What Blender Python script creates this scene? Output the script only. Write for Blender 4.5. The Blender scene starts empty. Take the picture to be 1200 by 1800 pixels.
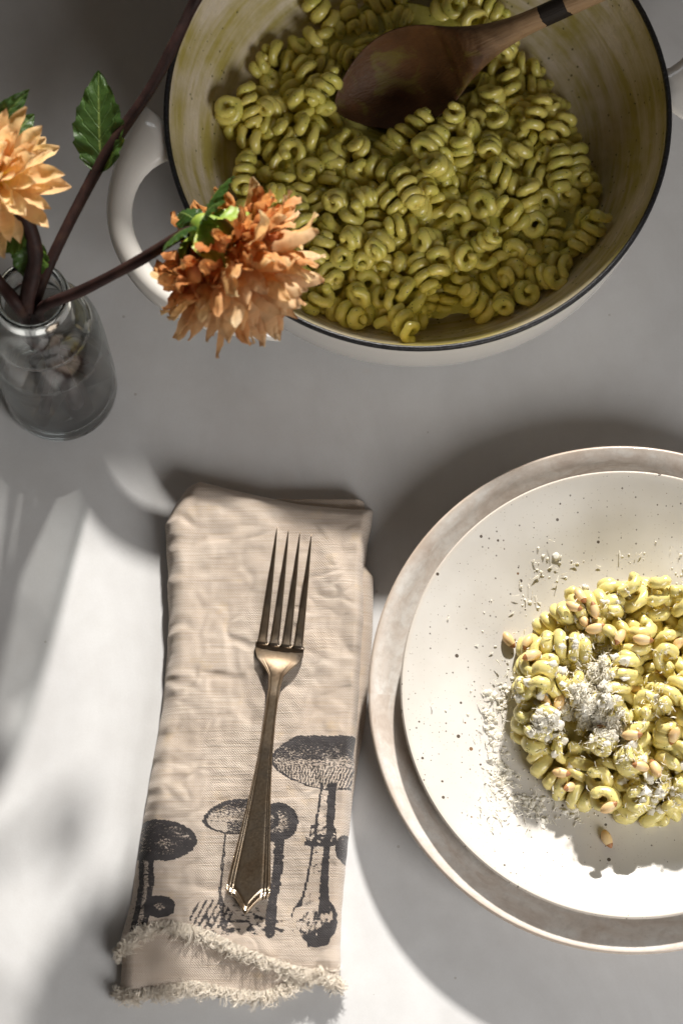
import bpy, bmesh, math, random
import numpy as np
from mathutils import Vector, Matrix, Quaternion, noise as mnoise
from mathutils.bvhtree import BVHTree

random.seed(7)
rng = np.random.default_rng(7)
scene = bpy.context.scene
COL = scene.collection
PI = math.pi

# ------------------------------------------------------------------ camera
CAM_H = 1.40
TILT = math.radians(15.2)
FPX = 4800.0                      # focal length in pixels of the 1200 x 1800 picture
cam_data = bpy.data.cameras.new("camera")
cam = bpy.data.objects.new("camera", cam_data)
COL.objects.link(cam)
cam.location = (0, 0, CAM_H)
cam.rotation_euler = (TILT, 0, 0)
cam_data.sensor_fit = 'VERTICAL'
cam_data.sensor_height = 36
cam_data.lens = FPX / 1800 * 36
cam_data.clip_start = 0.05
cam_data.clip_end = 50
cam_data.dof.use_dof = True
cam_data.dof.focus_distance = 1.405
cam_data.dof.aperture_fstop = 8.0
scene.camera = cam

CR = np.array([1, 0, 0.]); CU = np.array([0, math.cos(TILT), math.sin(TILT)]); CD = np.array([0, math.sin(TILT), -math.cos(TILT)])
CP = np.array([0, 0, CAM_H])
def unp(x, y, z):                 # the point at height z seen at a pixel
    r = CR * (x - 600) / FPX + CU * (900 - y) / FPX + CD
    return CP + r * ((z - CAM_H) / r[2])
def proj(p):
    q = np.asarray(p, float) - CP
    d = q @ CD
    return np.stack([600 + FPX * (q @ CR) / d, 900 - FPX * (q @ CU) / d], -1)

# ------------------------------------------------------------------ light
world = bpy.data.worlds.new("World")
scene.world = world
world.use_nodes = True
world.node_tree.nodes["Background"].inputs[0].default_value = (1.0, 0.87, 0.74, 1)
world.node_tree.nodes["Background"].inputs[1].default_value = 0.05

SUN_EL = math.radians(28.2)
SUN_AZ = math.radians(11.5)       # from the far side, a little to the right
sun_dir = Vector((math.sin(SUN_AZ) * math.cos(SUN_EL), math.cos(SUN_AZ) * math.cos(SUN_EL), math.sin(SUN_EL)))
def area_lamp(name, loc, target, size, watts, col, shape='DISK'):
    ld = bpy.data.lights.new(name, 'AREA')
    ld.shape = shape; ld.size = size; ld.energy = watts; ld.color = col
    o = bpy.data.objects.new(name, ld); COL.objects.link(o)
    o.location = loc
    o.rotation_euler = (Vector(target) - Vector(loc)).to_track_quat('-Z', 'Y').to_euler()
    return o
tgt = Vector((0, 0.35, 0))
low = area_lamp("low_sunlight", tgt + sun_dir * 8.0, tgt, 0.40, 1570, (1.0, 0.955, 0.89))
area_lamp("room_fill_light", (0.60, -0.42, 0.62), (0.05, 0.28, 0), 0.6, 8.6, (1.0, 0.97, 0.94))  # added soft fill, standing in for light bounced round the room
win = area_lamp("window_glint_light", (-.1, 2.0, 1.15), (0, .4, 0), 0.7, 2.2, (.92, .96, 1.0), 'RECTANGLE'); win.data.size_y = .45  # added, unseen window: gives highlights on glass, rim and fork

scene.view_settings.view_transform = 'Standard'
scene.view_settings.look = 'None'
scene.view_settings.gamma = 1
scene.view_settings.exposure = 0
scene.render.engine = 'CYCLES'
scene.cycles.use_denoising = True
scene.cycles.max_bounces = 12
scene.cycles.diffuse_bounces = 7
scene.cycles.transmission_bounces = 12
scene.cycles.transparent_max_bounces = 12
scene.cycles.sample_clamp_indirect = 4
scene.cycles.caustics_refractive = False
scene.cycles.caustics_reflective = False

# ------------------------------------------------------------------ helpers
def mesh(name, verts, faces, mat=None, smooth=True):
    me = bpy.data.meshes.new(name)
    me.from_pydata([tuple(map(float, v)) for v in verts], [], [tuple(map(int, f)) for f in faces])
    if smooth:
        me.polygons.foreach_set("use_smooth", [True] * len(me.polygons))
    if mat is not None:
        me.materials.append(mat)
    me.update()
    return me
def obj(name, me, parent=None, loc=None):
    o = bpy.data.objects.new(name, me)
    COL.objects.link(o)
    if parent is not None:
        o.parent = parent
    if loc is not None:
        o.location = loc
    return o
def tag(o, label=None, cat=None, group=None, kind=None):
    if label: o["label"] = label
    if cat: o["category"] = cat
    if group: o["group"] = group
    if kind: o["kind"] = kind
    return o
def thing(name, label, cat, loc=(0, 0, 0), group=None):
    o = bpy.data.objects.new(name, None); COL.objects.link(o)
    o.empty_display_size = 0.02
    o.location = loc
    return tag(o, label, cat, group)

def grid_faces(nu, nv, wrap_u=False, wrap_v=False):
    f = []
    for i in range(nu if wrap_u else nu - 1):
        for j in range(nv if wrap_v else nv - 1):
            a, b = i * nv + j, ((i + 1) % nu) * nv + j
            j2 = (j + 1) % nv
            f.append((a, b, ((i + 1) % nu) * nv + j2, i * nv + j2))
    return f
def lathe(profile, n=128):        # profile: list of (r, z); closed round z
    pr = np.array(profile, float)
    a = np.linspace(0, 2 * PI, n, endpoint=False)
    v = np.stack([np.outer(np.cos(a), pr[:, 0]), np.outer(np.sin(a), pr[:, 0]), np.outer(np.ones(n), pr[:, 1])], -1).reshape(-1, 3)
    return v, grid_faces(n, len(pr), wrap_u=True)
def smooth_curve(pts, n):         # Catmull-Rom through the points, n samples
    p = np.array(pts, float)
    p = np.vstack([2 * p[0] - p[1], p, 2 * p[-1] - p[-2]])
    m = len(p) - 3
    out = []
    for t in np.linspace(0, m - 1e-9, n):
        i = int(t); u = t - i
        a, b, c, d = p[i], p[i + 1], p[i + 2], p[i + 3]
        out.append(0.5 * ((2 * b) + (-a + c) * u + (2 * a - 5 * b + 4 * c - d) * u * u + (-a + 3 * b - 3 * c + d) * u ** 3))
    return np.array(out)
def frames(path):
    t = np.gradient(path, axis=0); t /= np.linalg.norm(t, axis=1)[:, None] + 1e-12
    ref = np.array([0, 0, 1.]) if abs(t[0][2]) < 0.9 else np.array([1., 0, 0])
    n = np.cross(t[0], ref); n /= np.linalg.norm(n)
    ns = []
    for k in t:
        n = n - k * (n @ k); n /= np.linalg.norm(n) + 1e-12
        ns.append(n.copy())
    ns = np.array(ns)
    return t, ns, np.cross(t, ns)
def sweep(path, rad, m=8, flat=1.0, caps=True):
    path = np.array(path, float); k = len(path)
    rad = np.ones(k) * rad; flat = (np.ones(k) * flat)[:, None, None]
    t, n, b = frames(path)
    a = np.linspace(0, 2 * PI, m, endpoint=False)
    v = (path[:, None] + rad[:, None, None] * (np.cos(a)[None, :, None] * n[:, None] + flat * np.sin(a)[None, :, None] * b[:, None])).reshape(-1, 3)
    f = grid_faces(k, m, wrap_v=True)
    if caps:
        v = np.vstack([v, path[0] - t[0] * rad[0] * .4, path[-1] + t[-1] * rad[-1] * .4])
        s, e = k * m, k * m + 1
        for j in range(m):
            f.append((s, j, (j + 1) % m)); f.append((e, (k - 1) * m + (j + 1) % m, (k - 1) * m + j))
    return v, f
class Bag:                        # several shapes joined into one mesh
    def __init__(s): s.v = []; s.f = []; s.n = 0
    def add(s, v, f):
        s.v.append(np.asarray(v, float)); s.f += [tuple(i + s.n for i in q) for q in f]; s.n += len(v)
    def mesh(s, name, mat, smooth=True): return mesh(name, np.vstack(s.v), s.f, mat, smooth)
def nz(x, y, z=0.0): return mnoise.noise(Vector((x, y, z)))
def lerp_pts(pts, t):             # piecewise linear y(x)
    xs, ys = zip(*pts); return np.interp(t, xs, ys)

# ------------------------------------------------------------------ material helpers
class M:
    def __init__(s, name):
        s.m = bpy.data.materials.new(name); s.m.use_nodes = True
        s.t = s.m.node_tree; s.b = s.t.nodes["Principled BSDF"]; s.out = s.t.nodes["Material Output"]
    def n(s, typ, props=None, **inp):
        x = s.t.nodes.new(typ)
        for k, v in (props or {}).items(): setattr(x, k, v)
        for k, v in inp.items(): s.set(x, k.replace('_', ' '), v)
        return x
    def set(s, node, key, v):
        i = node.inputs[int(key) if key.isdigit() else key]
        if isinstance(v, bpy.types.NodeSocket): s.t.links.new(v, i)
        elif isinstance(v, bpy.types.Node): s.t.links.new(v.outputs[0], i)
        else:
            if isinstance(v, tuple) and len(v) == 3 and i.type == 'RGBA': v = v + (1,)
            i.default_value = v
    def p(s, **k):
        for a, v in k.items(): s.set(s.b, a.replace('_', ' '), v)
        return s
    def coord(s, which='Object'): return s.n('ShaderNodeTexCoord').outputs[which]
    def mapping(s, vec, scale=(1, 1, 1), rot=(0, 0, 0), loc=(0, 0, 0)):
        return s.n('ShaderNodeMapping', Vector=vec, Scale=scale, Rotation=rot, Location=loc).outputs[0]
    def noise(s, vec, scale, detail=4, rough=0.55, dist=0.0):
        return s.n('ShaderNodeTexNoise', Vector=vec, Scale=scale, Detail=detail, Roughness=rough, Distortion=dist).outputs[0]
    def ramp(s, fac, stops, interp='LINEAR'):
        x = s.n('ShaderNodeValToRGB', Fac=fac); e = x.color_ramp; e.interpolation = interp
        while len(e.elements) < len(stops): e.elements.new(0.5)
        for el, (pos, c) in zip(e.elements, stops):
            el.position = pos; el.color = (c, c, c, 1) if isinstance(c, (int, float)) else tuple(c) + (1,)
        return x.outputs[0]
    def mix(s, fac, a, b, blend='MIX'):
        x = s.n('ShaderNodeMix', {'data_type': 'RGBA', 'blend_type': blend})
        s.set(x, '0', fac); s.set(x, '6', a); s.set(x, '7', b)
        return x.outputs[2]
    def math(s, op, a, b=0.0, c=0.0, clamp=False):
        x = s.n('ShaderNodeMath', {'operation': op, 'use_clamp': clamp})
        s.set(x, '0', a); s.set(x, '1', b); s.set(x, '2', c)
        return x.outputs[0]
    def bump(s, h, strength=0.3, dist=0.001, normal=None):
        x = s.n('ShaderNodeBump', Height=h, Strength=strength, Distance=dist)
        if normal is not None: s.set(x, 'Normal', normal)
        s.set(s.b, 'Normal', x.outputs[0]); return x.outputs[0]

# ---- tabletop
def mat_table():
    m = M("pale_stone"); c = m.coord()
    big = m.noise(m.mapping(c, (1, .5, 1), (0, 0, .5)), 6.5, 7, .62, 1.2)
    fine = m.noise(c, 60, 5, .6)
    grain = m.noise(c, 900, 2, .5)
    col = m.ramp(big, [(.25, (.50, .497, .50)), (.42, (.60, .60, .603)), (.58, (.66, .662, .664)), (.75, (.71, .713, .715))])
    col = m.mix(m.ramp(fine, [(.38, .16), (.62, 0)]), col, (.50, .485, .47))
    col = m.mix(m.ramp(grain, [(.35, .07), (.6, 0)]), col, (.46, .44, .42))
    rv = m.n('ShaderNodeTexNoise', {'noise_type': 'RIDGED_MULTIFRACTAL'}, Vector=m.mapping(c, (1, .45, 1), (0, 0, .8)), Scale=5.0, Detail=5.0, Roughness=.5, Distortion=1.4)
    col = m.mix(m.ramp(rv.outputs[0], [(.55, 0), (.95, .38)]), col, (.47, .465, .47))
    # faint yellow marks and scratches
    st = m.ramp(m.noise(c, 17, 3, .5), [(.70, 0), (.76, .35)])
    col = m.mix(st, col, (.60, .53, .43))
    sc = m.n('ShaderNodeTexVoronoi', {'feature': 'F1'}, Vector=c, Scale=46.0)
    sp = m.math('LESS_THAN', sc.outputs['Distance'], .035)
    col = m.mix(m.math('MULTIPLY', sp, .5), col, (.33, .30, .27))
    m.p(Base_Color=col, Roughness=m.ramp(fine, [(.3, .30), (.7, .44)]), Specular_IOR_Level=.4)
    m.bump(m.mix(.2, fine, grain), .10, .0006)
    return m.m
# ---- pot
def mat_enamel(name, col, rough=.16):
    m = M(name); c = m.coord()
    n = m.noise(c, 40, 3)
    m.p(Base_Color=m.mix(m.ramp(n, [(.4, 0), (.7, .25)]), col, tuple(x * .9 for x in col)), Roughness=rough, Coat_Weight=.4, Coat_Roughness=.08)
    return m.m
def mat_pot_inside():
    m = M("sauce_smeared_enamel"); c = m.coord()
    xyz = m.n('ShaderNodeSeparateXYZ', Vector=c)
    ang = m.math('ARCTAN2', xyz.outputs[0], m.math('MULTIPLY', xyz.outputs[1], -1.0))
    rad = m.math('SQRT', m.math('ADD', m.math('MULTIPLY', xyz.outputs[0], xyz.outputs[0]), m.math('MULTIPLY', xyz.outputs[1], xyz.outputs[1])))
    # streaks left by stirring: stretched round the pot
    v = m.n('ShaderNodeCombineXYZ', X=m.math('MULTIPLY', ang, 1.5), Y=m.math('MULTIPLY', rad, 190.0), Z=m.math('MULTIPLY', xyz.outputs[2], 130.0)).outputs[0]
    streak = m.noise(v, 1.0, 5, .62, .25)
    v2 = m.n('ShaderNodeCombineXYZ', X=m.math('MULTIPLY', ang, 2.6), Y=m.math('MULTIPLY', rad, 40.0), Z=m.math('MULTIPLY', xyz.outputs[2], 22.0)).outputs[0]
    patch = m.noise(v2, 1.0, 4, .55, .5)
    blot = m.noise(c, 26, 4, .6, .4)
    s = m.math('ADD', m.math('MULTIPLY', streak, .58), m.math('MULTIPLY', patch, .42))
    s = m.math('ADD', s, m.math('MULTIPLY', blot, .42))
    film = m.ramp(s, [(.60, 0.03), (.70, .45), (.82, .92)])
    fine = m.noise(c, 320, 3, .6)
    col = m.mix(film, (.66, .58, .465), m.mix(fine, (.31, .25, .04), (.45, .38, .09)))
    spk = m.n('ShaderNodeTexVoronoi', {'feature': 'F1'}, Vector=c, Scale=210.0)
    sp = m.math('MULTIPLY', m.math('LESS_THAN', spk.outputs['Distance'], .14), m.math('MULTIPLY', m.math('GREATER_THAN', blot, .5), .8))
    col = m.mix(sp, col, (.06, .065, .015))
    m.p(Base_Color=col, Roughness=m.ramp(s, [(.5, .2), (.8, .42)]), Coat_Weight=.2, Coat_Roughness=.15)
    m.bump(m.mix(.6, film, fine), .5, .0012)
    return m.m
def mat_pot_rim():
    m = M("bare_iron_rim"); c = m.coord()
    n = m.noise(c, 700, 4, .7)
    m.p(Base_Color=m.ramp(n, [(.32, (.010, .010, .012)), (.60, (.035, .035, .038)), (.80, (.16, .16, .16))]), Roughness=.34, Metallic=.5)
    m.bump(n, .7, .0006)
    return m.m
# ---- pasta
def mat_pasta(name, a, b, green, sauce):
    m = M(name); c = m.coord()
    r = m.n('ShaderNodeObjectInfo').outputs['Random']
    w = m.n('ShaderNodeVectorMath', {'operation': 'ADD'})
    m.set(w, '0', c); m.set(w, '1', m.n('ShaderNodeCombineXYZ', X=r, Y=m.math('MULTIPLY', r, 3.7)).outputs[0])
    v = w.outputs[0]
    n1 = m.noise(v, 110, 4, .55)
    n2 = m.noise(v, 700, 3, .6)
    col = m.mix(r, a, b)
    col = m.mix(m.ramp(n1, [(.42, 0), (.68, sauce)]), col, green)
    col = m.mix(m.ramp(n2, [(.3, .28), (.5, 0)]), col, tuple(x * .62 for x in a))
    sp = m.n('ShaderNodeTexVoronoi', {'feature': 'F1'}, Vector=v, Scale=420.0)
    spk = m.math('MULTIPLY', m.math('LESS_THAN', sp.outputs['Distance'], .16), m.math('GREATER_THAN', n1, .53))
    col = m.mix(m.math('MULTIPLY', spk, .85), col, (.05, .07, .012))
    m.p(Base_Color=col, Roughness=m.ramp(n1, [(.35, .22), (.65, .42)]), Subsurface_Weight=.12, Subsurface_Scale=.004,
        Subsurface_Radius=(1.0, .75, .25), Specular_IOR_Level=.5, Coat_Weight=.40, Coat_Roughness=.20)
    h = m.mix(.35, n1, n2)
    m.bump(h, .55, .0009)
    return m.m
def mat_sauce():
    m = M("green_sauce"); c = m.coord()
    n = m.noise(c, 55, 6, .65, .6); f = m.noise(c, 400, 3)
    col = m.ramp(n, [(.3, (.40, .39, .06)), (.55, (.55, .51, .11)), (.75, (.66, .60, .21))])
    sp = m.n('ShaderNodeTexVoronoi', {'feature': 'F1'}, Vector=c, Scale=260.0)
    col = m.mix(m.math('MULTIPLY', m.math('LESS_THAN', sp.outputs['Distance'], .15), .8), col, (.05, .06, .012))
    m.p(Base_Color=col, Roughness=.25, Coat_Weight=.5, Coat_Roughness=.15)
    m.bump(m.mix(.3, n, f), .8, .002)
    return m.m
# ---- ceramics
def mat_speckled():
    m = M("speckled_glaze"); c = m.coord()
    n = m.noise(c, 30, 4); f = m.noise(c, 500, 3)
    col = m.mix(m.ramp(n, [(.35, 0), (.65, 1)]), (.575, .545, .50), (.625, .60, .56))
    xyz = m.n('ShaderNodeSeparateXYZ', Vector=c)
    rad = m.math('SQRT', m.math('ADD', m.math('MULTIPLY', xyz.outputs[0], xyz.outputs[0]), m.math('MULTIPLY', xyz.outputs[1], xyz.outputs[1])))
    col = m.mix(m.ramp(rad, [(.1142, 0), (.1164, .55)]), col, (.56, .46, .36))   # glaze thins and browns on the lip
    for sc, lim, keep, k, dark in ((95.0, .10, .74, .9, (.05, .03, .018)), (260.0, .13, .72, .8, (.10, .085, .07)), (520.0, .18, .70, .35, (.30, .24, .18)), (40.0, .045, .66, .9, (.16, .07, .02))):
        vo = m.n('ShaderNodeTexVoronoi', {'feature': 'F1', 'voronoi_dimensions': '2D'}, Vector=c, Scale=sc, Randomness=1.0)
        rg = m.n('ShaderNodeSeparateColor', Color=vo.outputs['Color'])
        d = m.math('MULTIPLY', m.math('LESS_THAN', vo.outputs['Distance'], m.math('MULTIPLY', rg.outputs[1], lim)), m.math('GREATER_THAN', rg.outputs[0], keep))
        col = m.mix(m.math('MULTIPLY', d, k), col, dark)
    m.p(Base_Color=col, Roughness=.26, Coat_Weight=.35, Coat_Roughness=.12)
    m.bump(m.mix(.3, n, f), .08, .0006)
    return m.m
def mat_brushed_glaze():
    m = M("brushed_beige_glaze"); c = m.coord()
    xyz = m.n('ShaderNodeSeparateXYZ', Vector=c)
    ang = m.math('ARCTAN2', xyz.outputs[1], xyz.outputs[0])
    rad = m.math('SQRT', m.math('ADD', m.math('MULTIPLY', xyz.outputs[0], xyz.outputs[0]), m.math('MULTIPLY', xyz.outputs[1], xyz.outputs[1])))
    v = m.n('ShaderNodeCombineXYZ', X=m.math('MULTIPLY', ang, 2.6), Y=m.math('MULTIPLY', rad, 55.0)).outputs[0]
    n = m.noise(v, 1.6, 6, .65, .9); f = m.noise(c, 260, 4, .6)
    col = m.ramp(n, [(.30, (.47, .39, .33)), (.46, (.58, .52, .465)), (.62, (.655, .625, .585)), (.8, (.56, .545, .53))])
    col = m.mix(m.ramp(f, [(.35, .35), (.55, 0)]), col, (.42, .36, .31))
    col = m.mix(m.ramp(rad, [(.1296, 0), (.1318, .75)]), col, (.42, .32, .24))
    m.p(Base_Color=col, Roughness=m.ramp(n, [(.3, .34), (.7, .22)]), Coat_Weight=.4, Coat_Roughness=.1)
    m.bump(m.mix(.4, n, f), .14, .0012)
    return m.m
# ---- linen
def mat_linen(name, inked):
    m = M(name); uv = m.n('ShaderNodeAttribute', {'attribute_name': 'cloth_uv'}).outputs['Vector']
    s = m.n('ShaderNodeSeparateXYZ', Vector=uv)
    wob = m.noise(uv, 420, 3)
    k = 2 * PI / .00125
    wx = m.math('SINE', m.math('MULTIPLY', m.math('ADD', s.outputs[0], m.math('MULTIPLY', wob, .0012)), k))
    wy = m.math('SINE', m.math('MULTIPLY', m.math('ADD', s.outputs[1], m.math('MULTIPLY', wob, .0012)), k * .92))
    weave = m.math('MULTIPLY_ADD', m.math('MULTIPLY', wx, wy), .5, .5)
    slub_x = m.noise(m.mapping(uv, (40, 1100, 1)), 1, 3, .6)
    slub_y = m.noise(m.mapping(uv, (1100, 40, 1)), 1, 3, .6)
    tone = m.noise(uv, 32, 4, .6)
    speck = m.noise(uv, 1500, 2, .6)
    col = m.ramp(tone, [(.3, (.49, .41, .345)), (.5, (.565, .485, .418)), (.72, (.61, .535, .465))])
    col = m.mix(m.ramp(slub_x, [(.35, .75), (.6, 0)]), col, (.46, .365, .28))
    col = m.mix(m.ramp(slub_y, [(.62, 0), (.78, .5)]), col, (.70, .61, .50))
    col = m.mix(m.ramp(weave, [(0.0, .55), (.35, .22), (.6, 0)]), col, (.27, .19, .125))
    warm = m.ramp(m.noise(uv, 60, 3), [(.62, 0), (.75, .35)])
    col = m.mix(warm, col, (.56, .40, .20))
    if inked:
        ink = m.n('ShaderNodeAttribute', {'attribute_name': 'ink'}).outputs['Fac']
        hatch = m.noise(uv, 900, 4, .8)
        hatch2 = m.noise(m.mapping(uv, (420, 1500, 1), (0, 0, .7)), 1, 3, .7)
        h = m.math('ADD', m.math('MULTIPLY', hatch, .62), m.math('MULTIPLY', hatch2, .38))
        th = m.math('SUBTRACT', m.math('MULTIPLY_ADD', ink, .50, .215), h)
        a = m.ramp(th, [(.0, 0), (.06, .96)])
        a = m.math('MULTIPLY', a, m.math('GREATER_THAN', ink, .02))
        col = m.mix(a, col, (.022, .02, .024))
    m.p(Base_Color=col, Roughness=.92, Specular_IOR_Level=.12, Sheen_Weight=.25, Sheen_Roughness=.6)
    hgt = m.math('ADD', m.math('MULTIPLY', weave, .5), m.math('ADD', m.math('MULTIPLY', slub_x, .9), m.math('MULTIPLY', speck, .5)))
    rg = m.n('ShaderNodeTexNoise', {'noise_type': 'RIDGED_MULTIFRACTAL'}, Vector=m.mapping(uv, (26, 40, 1), (0, 0, .6)), Scale=1.0, Detail=3.0, Roughness=.5, Distortion=.6)
    b0 = m.bump(rg.outputs[0], .22, .0018)
    b1 = m.bump(hgt, .8, .0006, b0)
    crease = m.noise(m.mapping(uv, (42, 110, 1), (0, 0, .35)), 1, 5, .55, .5)
    m.bump(crease, .30, .0022, b1)
    return m.m
def mat_thread():
    m = M("linen_thread"); c = m.coord()
    n = m.noise(c, 350, 3)
    m.p(Base_Color=m.mix(n, (.74, .66, .55), (.86, .80, .71)), Roughness=.9, Specular_IOR_Level=.15, Sheen_Weight=.2)
    return m.m
# ---- metal
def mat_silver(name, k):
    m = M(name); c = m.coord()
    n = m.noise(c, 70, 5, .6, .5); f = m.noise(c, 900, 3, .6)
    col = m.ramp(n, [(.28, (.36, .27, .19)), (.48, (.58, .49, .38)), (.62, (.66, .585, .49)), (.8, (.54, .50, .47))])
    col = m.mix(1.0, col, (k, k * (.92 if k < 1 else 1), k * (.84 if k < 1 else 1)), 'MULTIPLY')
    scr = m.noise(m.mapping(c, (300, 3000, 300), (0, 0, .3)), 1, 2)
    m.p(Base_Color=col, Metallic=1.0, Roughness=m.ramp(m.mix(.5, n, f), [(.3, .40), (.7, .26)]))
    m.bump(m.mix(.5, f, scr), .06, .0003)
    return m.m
# ---- plants
def mat_petal(name, tip, mid, base, dry):
    m = M(name); c = m.coord('Generated')
    at = m.n('ShaderNodeAttribute', {'attribute_name': 'along'}).outputs['Fac']
    r = m.n('ShaderNodeObjectInfo').outputs['Random']
    o = m.coord()
    n = m.noise(m.mapping(o, (420, 60, 200)), 1, 4, .6)
    n2 = m.noise(m.mapping(o, (90, 60, 90)), 1, 4, .6)
    col = m.ramp(at, [(0, base), (.35, mid), (.8, mid), (1, tip)])
    col = m.mix(m.ramp(n, [(.35, .55), (.6, 0)]), col, tuple(x * .62 for x in mid))
    d = m.math('ADD', m.math('MULTIPLY', r, .35), n2)
    col = m.mix(m.ramp(d, [(.58, 0), (.88, .75)]), col, dry)
    m.p(Base_Color=col, Roughness=.62, Specular_IOR_Level=.25)
    m.bump(n, .5, .0006)
    tr = m.n('ShaderNodeBsdfTranslucent', Color=col)
    mx = m.n('ShaderNodeMixShader', Fac=.48)
    m.t.links.new(m.b.outputs[0], mx.inputs[1]); m.t.links.new(tr.outputs[0], mx.inputs[2]); m.t.links.new(mx.outputs[0], m.out.inputs[0])
    return m.m
def mat_leaf(name, a, b):
    m = M(name)
    w = m.n('ShaderNodeAttribute', {'attribute_name': 'across'}).outputs['Fac']
    l = m.n('ShaderNodeAttribute', {'attribute_name': 'along'}).outputs['Fac']
    o = m.coord()
    n = m.noise(o, 160, 4, .6)
    aw = m.math('ABSOLUTE', w)
    vein = m.math('SINE', m.math('MULTIPLY', m.math('SUBTRACT', l, m.math('MULTIPLY', aw, .30)), 46.0))
    vm = m.ramp(vein, [(.86, 0), (1.0, .55)])
    mid = m.ramp(aw, [(.0, 1), (.07, 0)])
    col = m.mix(n, a, b)
    col = m.mix(vm, col, tuple(min(1, x * 1.9) for x in b))
    col = m.mix(mid, col, (.22, .30, .08))
    m.p(Base_Color=col, Roughness=.42, Specular_IOR_Level=.4)
    m.bump(m.math('SUBTRACT', m.math('MULTIPLY', n, .6), m.math('MULTIPLY', vm, .8)), .8, .0012)
    tr = m.n('ShaderNodeBsdfTranslucent', Color=(.20, .34, .05))
    mx = m.n('ShaderNodeMixShader', Fac=.22)
    m.t.links.new(m.b.outputs[0], mx.inputs[1]); m.t.links.new(tr.outputs[0], mx.inputs[2]); m.t.links.new(mx.outputs[0], m.out.inputs[0])
    return m.m
def mat_stem():
    m = M("dark_stem"); o = m.coord()
    n = m.noise(o, 120, 4)
    m.p(Base_Color=m.ramp(n, [(.3, (.012, .006, .005)), (.55, (.030, .013, .011)), (.8, (.055, .03, .018))]), Roughness=.6, Specular_IOR_Level=.2)
    m.bump(n, .3, .0006)
    return m.m
def mat_simple(name, col, col2, rough, scale, bump=.3, sss=0.0):
    m = M(name); o = m.coord(); n = m.noise(o, scale, 4)
    m.p(Base_Color=m.mix(m.ramp(n, [(.35, 0), (.65, 1)]), col, col2), Roughness=rough)
    if sss: m.p(Subsurface_Weight=sss, Subsurface_Scale=.003, Subsurface_Radius=(1, .7, .4))
    m.bump(n, bump, .0006)
    return m.m
def mat_glass(name, col, ior, thru, wavy=True):
    m = M(name); o = m.coord()
    n = m.noise(o, 55, 2)
    g = m.n('ShaderNodeBsdfGlass', Color=col, Roughness=0.0, IOR=ior)
    if wavy:
        bp = m.n('ShaderNodeBump', Height=n, Strength=.06, Distance=.002); m.set(g, 'Normal', bp.outputs[0])
    t = m.n('ShaderNodeBsdfTransparent', Color=col)
    mx = m.n('ShaderNodeMixShader', Fac=thru)
    if thru > 0:
        m.t.links.new(g.outputs[0], mx.inputs[1]); m.t.links.new(t.outputs[0], mx.inputs[2]); m.t.links.new(mx.outputs[0], m.out.inputs[0])
    else: m.t.links.new(g.outputs[0], m.out.inputs[0])
    m.t.nodes.remove(m.b)
    return m.m
def mat_spoon():
    m = M("stained_wood"); o = m.coord()
    at = m.n('ShaderNodeAttribute', {'attribute_name': 'along'}).outputs['Fac']
    g = m.noise(m.mapping(o, (60, 900, 900)), 1, 5, .6, .3)
    n = m.noise(o, 60, 4, .6, .5)
    wood = m.mix(g, (.24, .14, .065), (.42, .28, .155))
    stain = m.mix(n, (.028, .012, .004), (.145, .062, .020))
    sfac = m.ramp(m.math('ADD', at, m.math('MULTIPLY', m.math('SUBTRACT', n, .5), .16)), [(.24, 1), (.34, 0)])
    col = m.mix(sfac, wood, stain)
    sauce = m.ramp(m.math('ADD', m.noise(o, 45, 4, .6, 1.0), m.math('MULTIPLY', at, -.35)), [(.50, 0), (.60, .75)])
    col = m.mix(sauce, col, (.13, .10, .015))
    # charred band on the handle
    ch = m.math('ADD', at, m.math('MULTIPLY', m.math('SUBTRACT', n, .5), .035))
    band = m.math('MULTIPLY', m.math('GREATER_THAN', ch, .375), m.math('LESS_THAN', ch, .425))
    col = m.mix(m.math('MULTIPLY', band, .96), col, (.006, .005, .005))
    m.p(Base_Color=col, Roughness=m.ramp(m.mix(.5, sfac, n), [(.2, .68), (.9, .42)]), Specular_IOR_Level=.3)
    m.bump(m.mix(.35, g, n), .7, .0012)
    return m.m

def mat_cheese():
    m = M("grated_cheese"); n = m.noise(m.coord(), 300, 3)
    col = m.mix(n, (.90, .86, .75), (.94, .92, .85))
    m.p(Base_Color=col, Roughness=.6, Specular_IOR_Level=.3)
    tr = m.n('ShaderNodeBsdfTranslucent', Color=col); mx = m.n('ShaderNodeMixShader', Fac=.3)
    m.t.links.new(m.b.outputs[0], mx.inputs[1]); m.t.links.new(tr.outputs[0], mx.inputs[2]); m.t.links.new(mx.outputs[0], m.out.inputs[0])
    return m.m
TABLE = mat_table()
ENAMEL = mat_enamel("white_enamel", (.71, .685, .64))
POT_IN = mat_pot_inside(); RIM = mat_pot_rim()
PASTA_POT = mat_pasta("sauced_pasta", (.77, .66, .185), (.69, .61, .15), (.53, .53, .095), .75)
PASTA_PLATE = mat_pasta("plated_pasta", (.77, .645, .245), (.70, .605, .235), (.58, .54, .18), .5)
SAUCE = mat_sauce()
SPECKLED = mat_speckled(); BRUSHED = mat_brushed_glaze()
LINEN = mat_linen("printed_linen", True); LINEN_PLAIN = mat_linen("plain_linen", False); THREAD = mat_thread()
SILVER = mat_silver("tarnished_silver", .74); DARK_REFLECTION = mat_silver("dark_reflection_silver", .48)  # tines use a darker copy: their dark reflection is put into the colour
STEM = mat_stem()
PETAL_DRY = mat_petal("dry_orange_petal", (.74, .38, .14), (.76, .34, .10), (.72, .60, .14), (.46, .13, .05))
PETAL_MID = mat_petal("fading_orange_petal", (.90, .72, .42), (.86, .545, .23), (.76, .64, .16), (.66, .28, .10))
PETAL_PALE = mat_petal("peach_petal", (.90, .73, .48), (.84, .59, .33), (.78, .62, .20), (.70, .40, .19))
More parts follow.
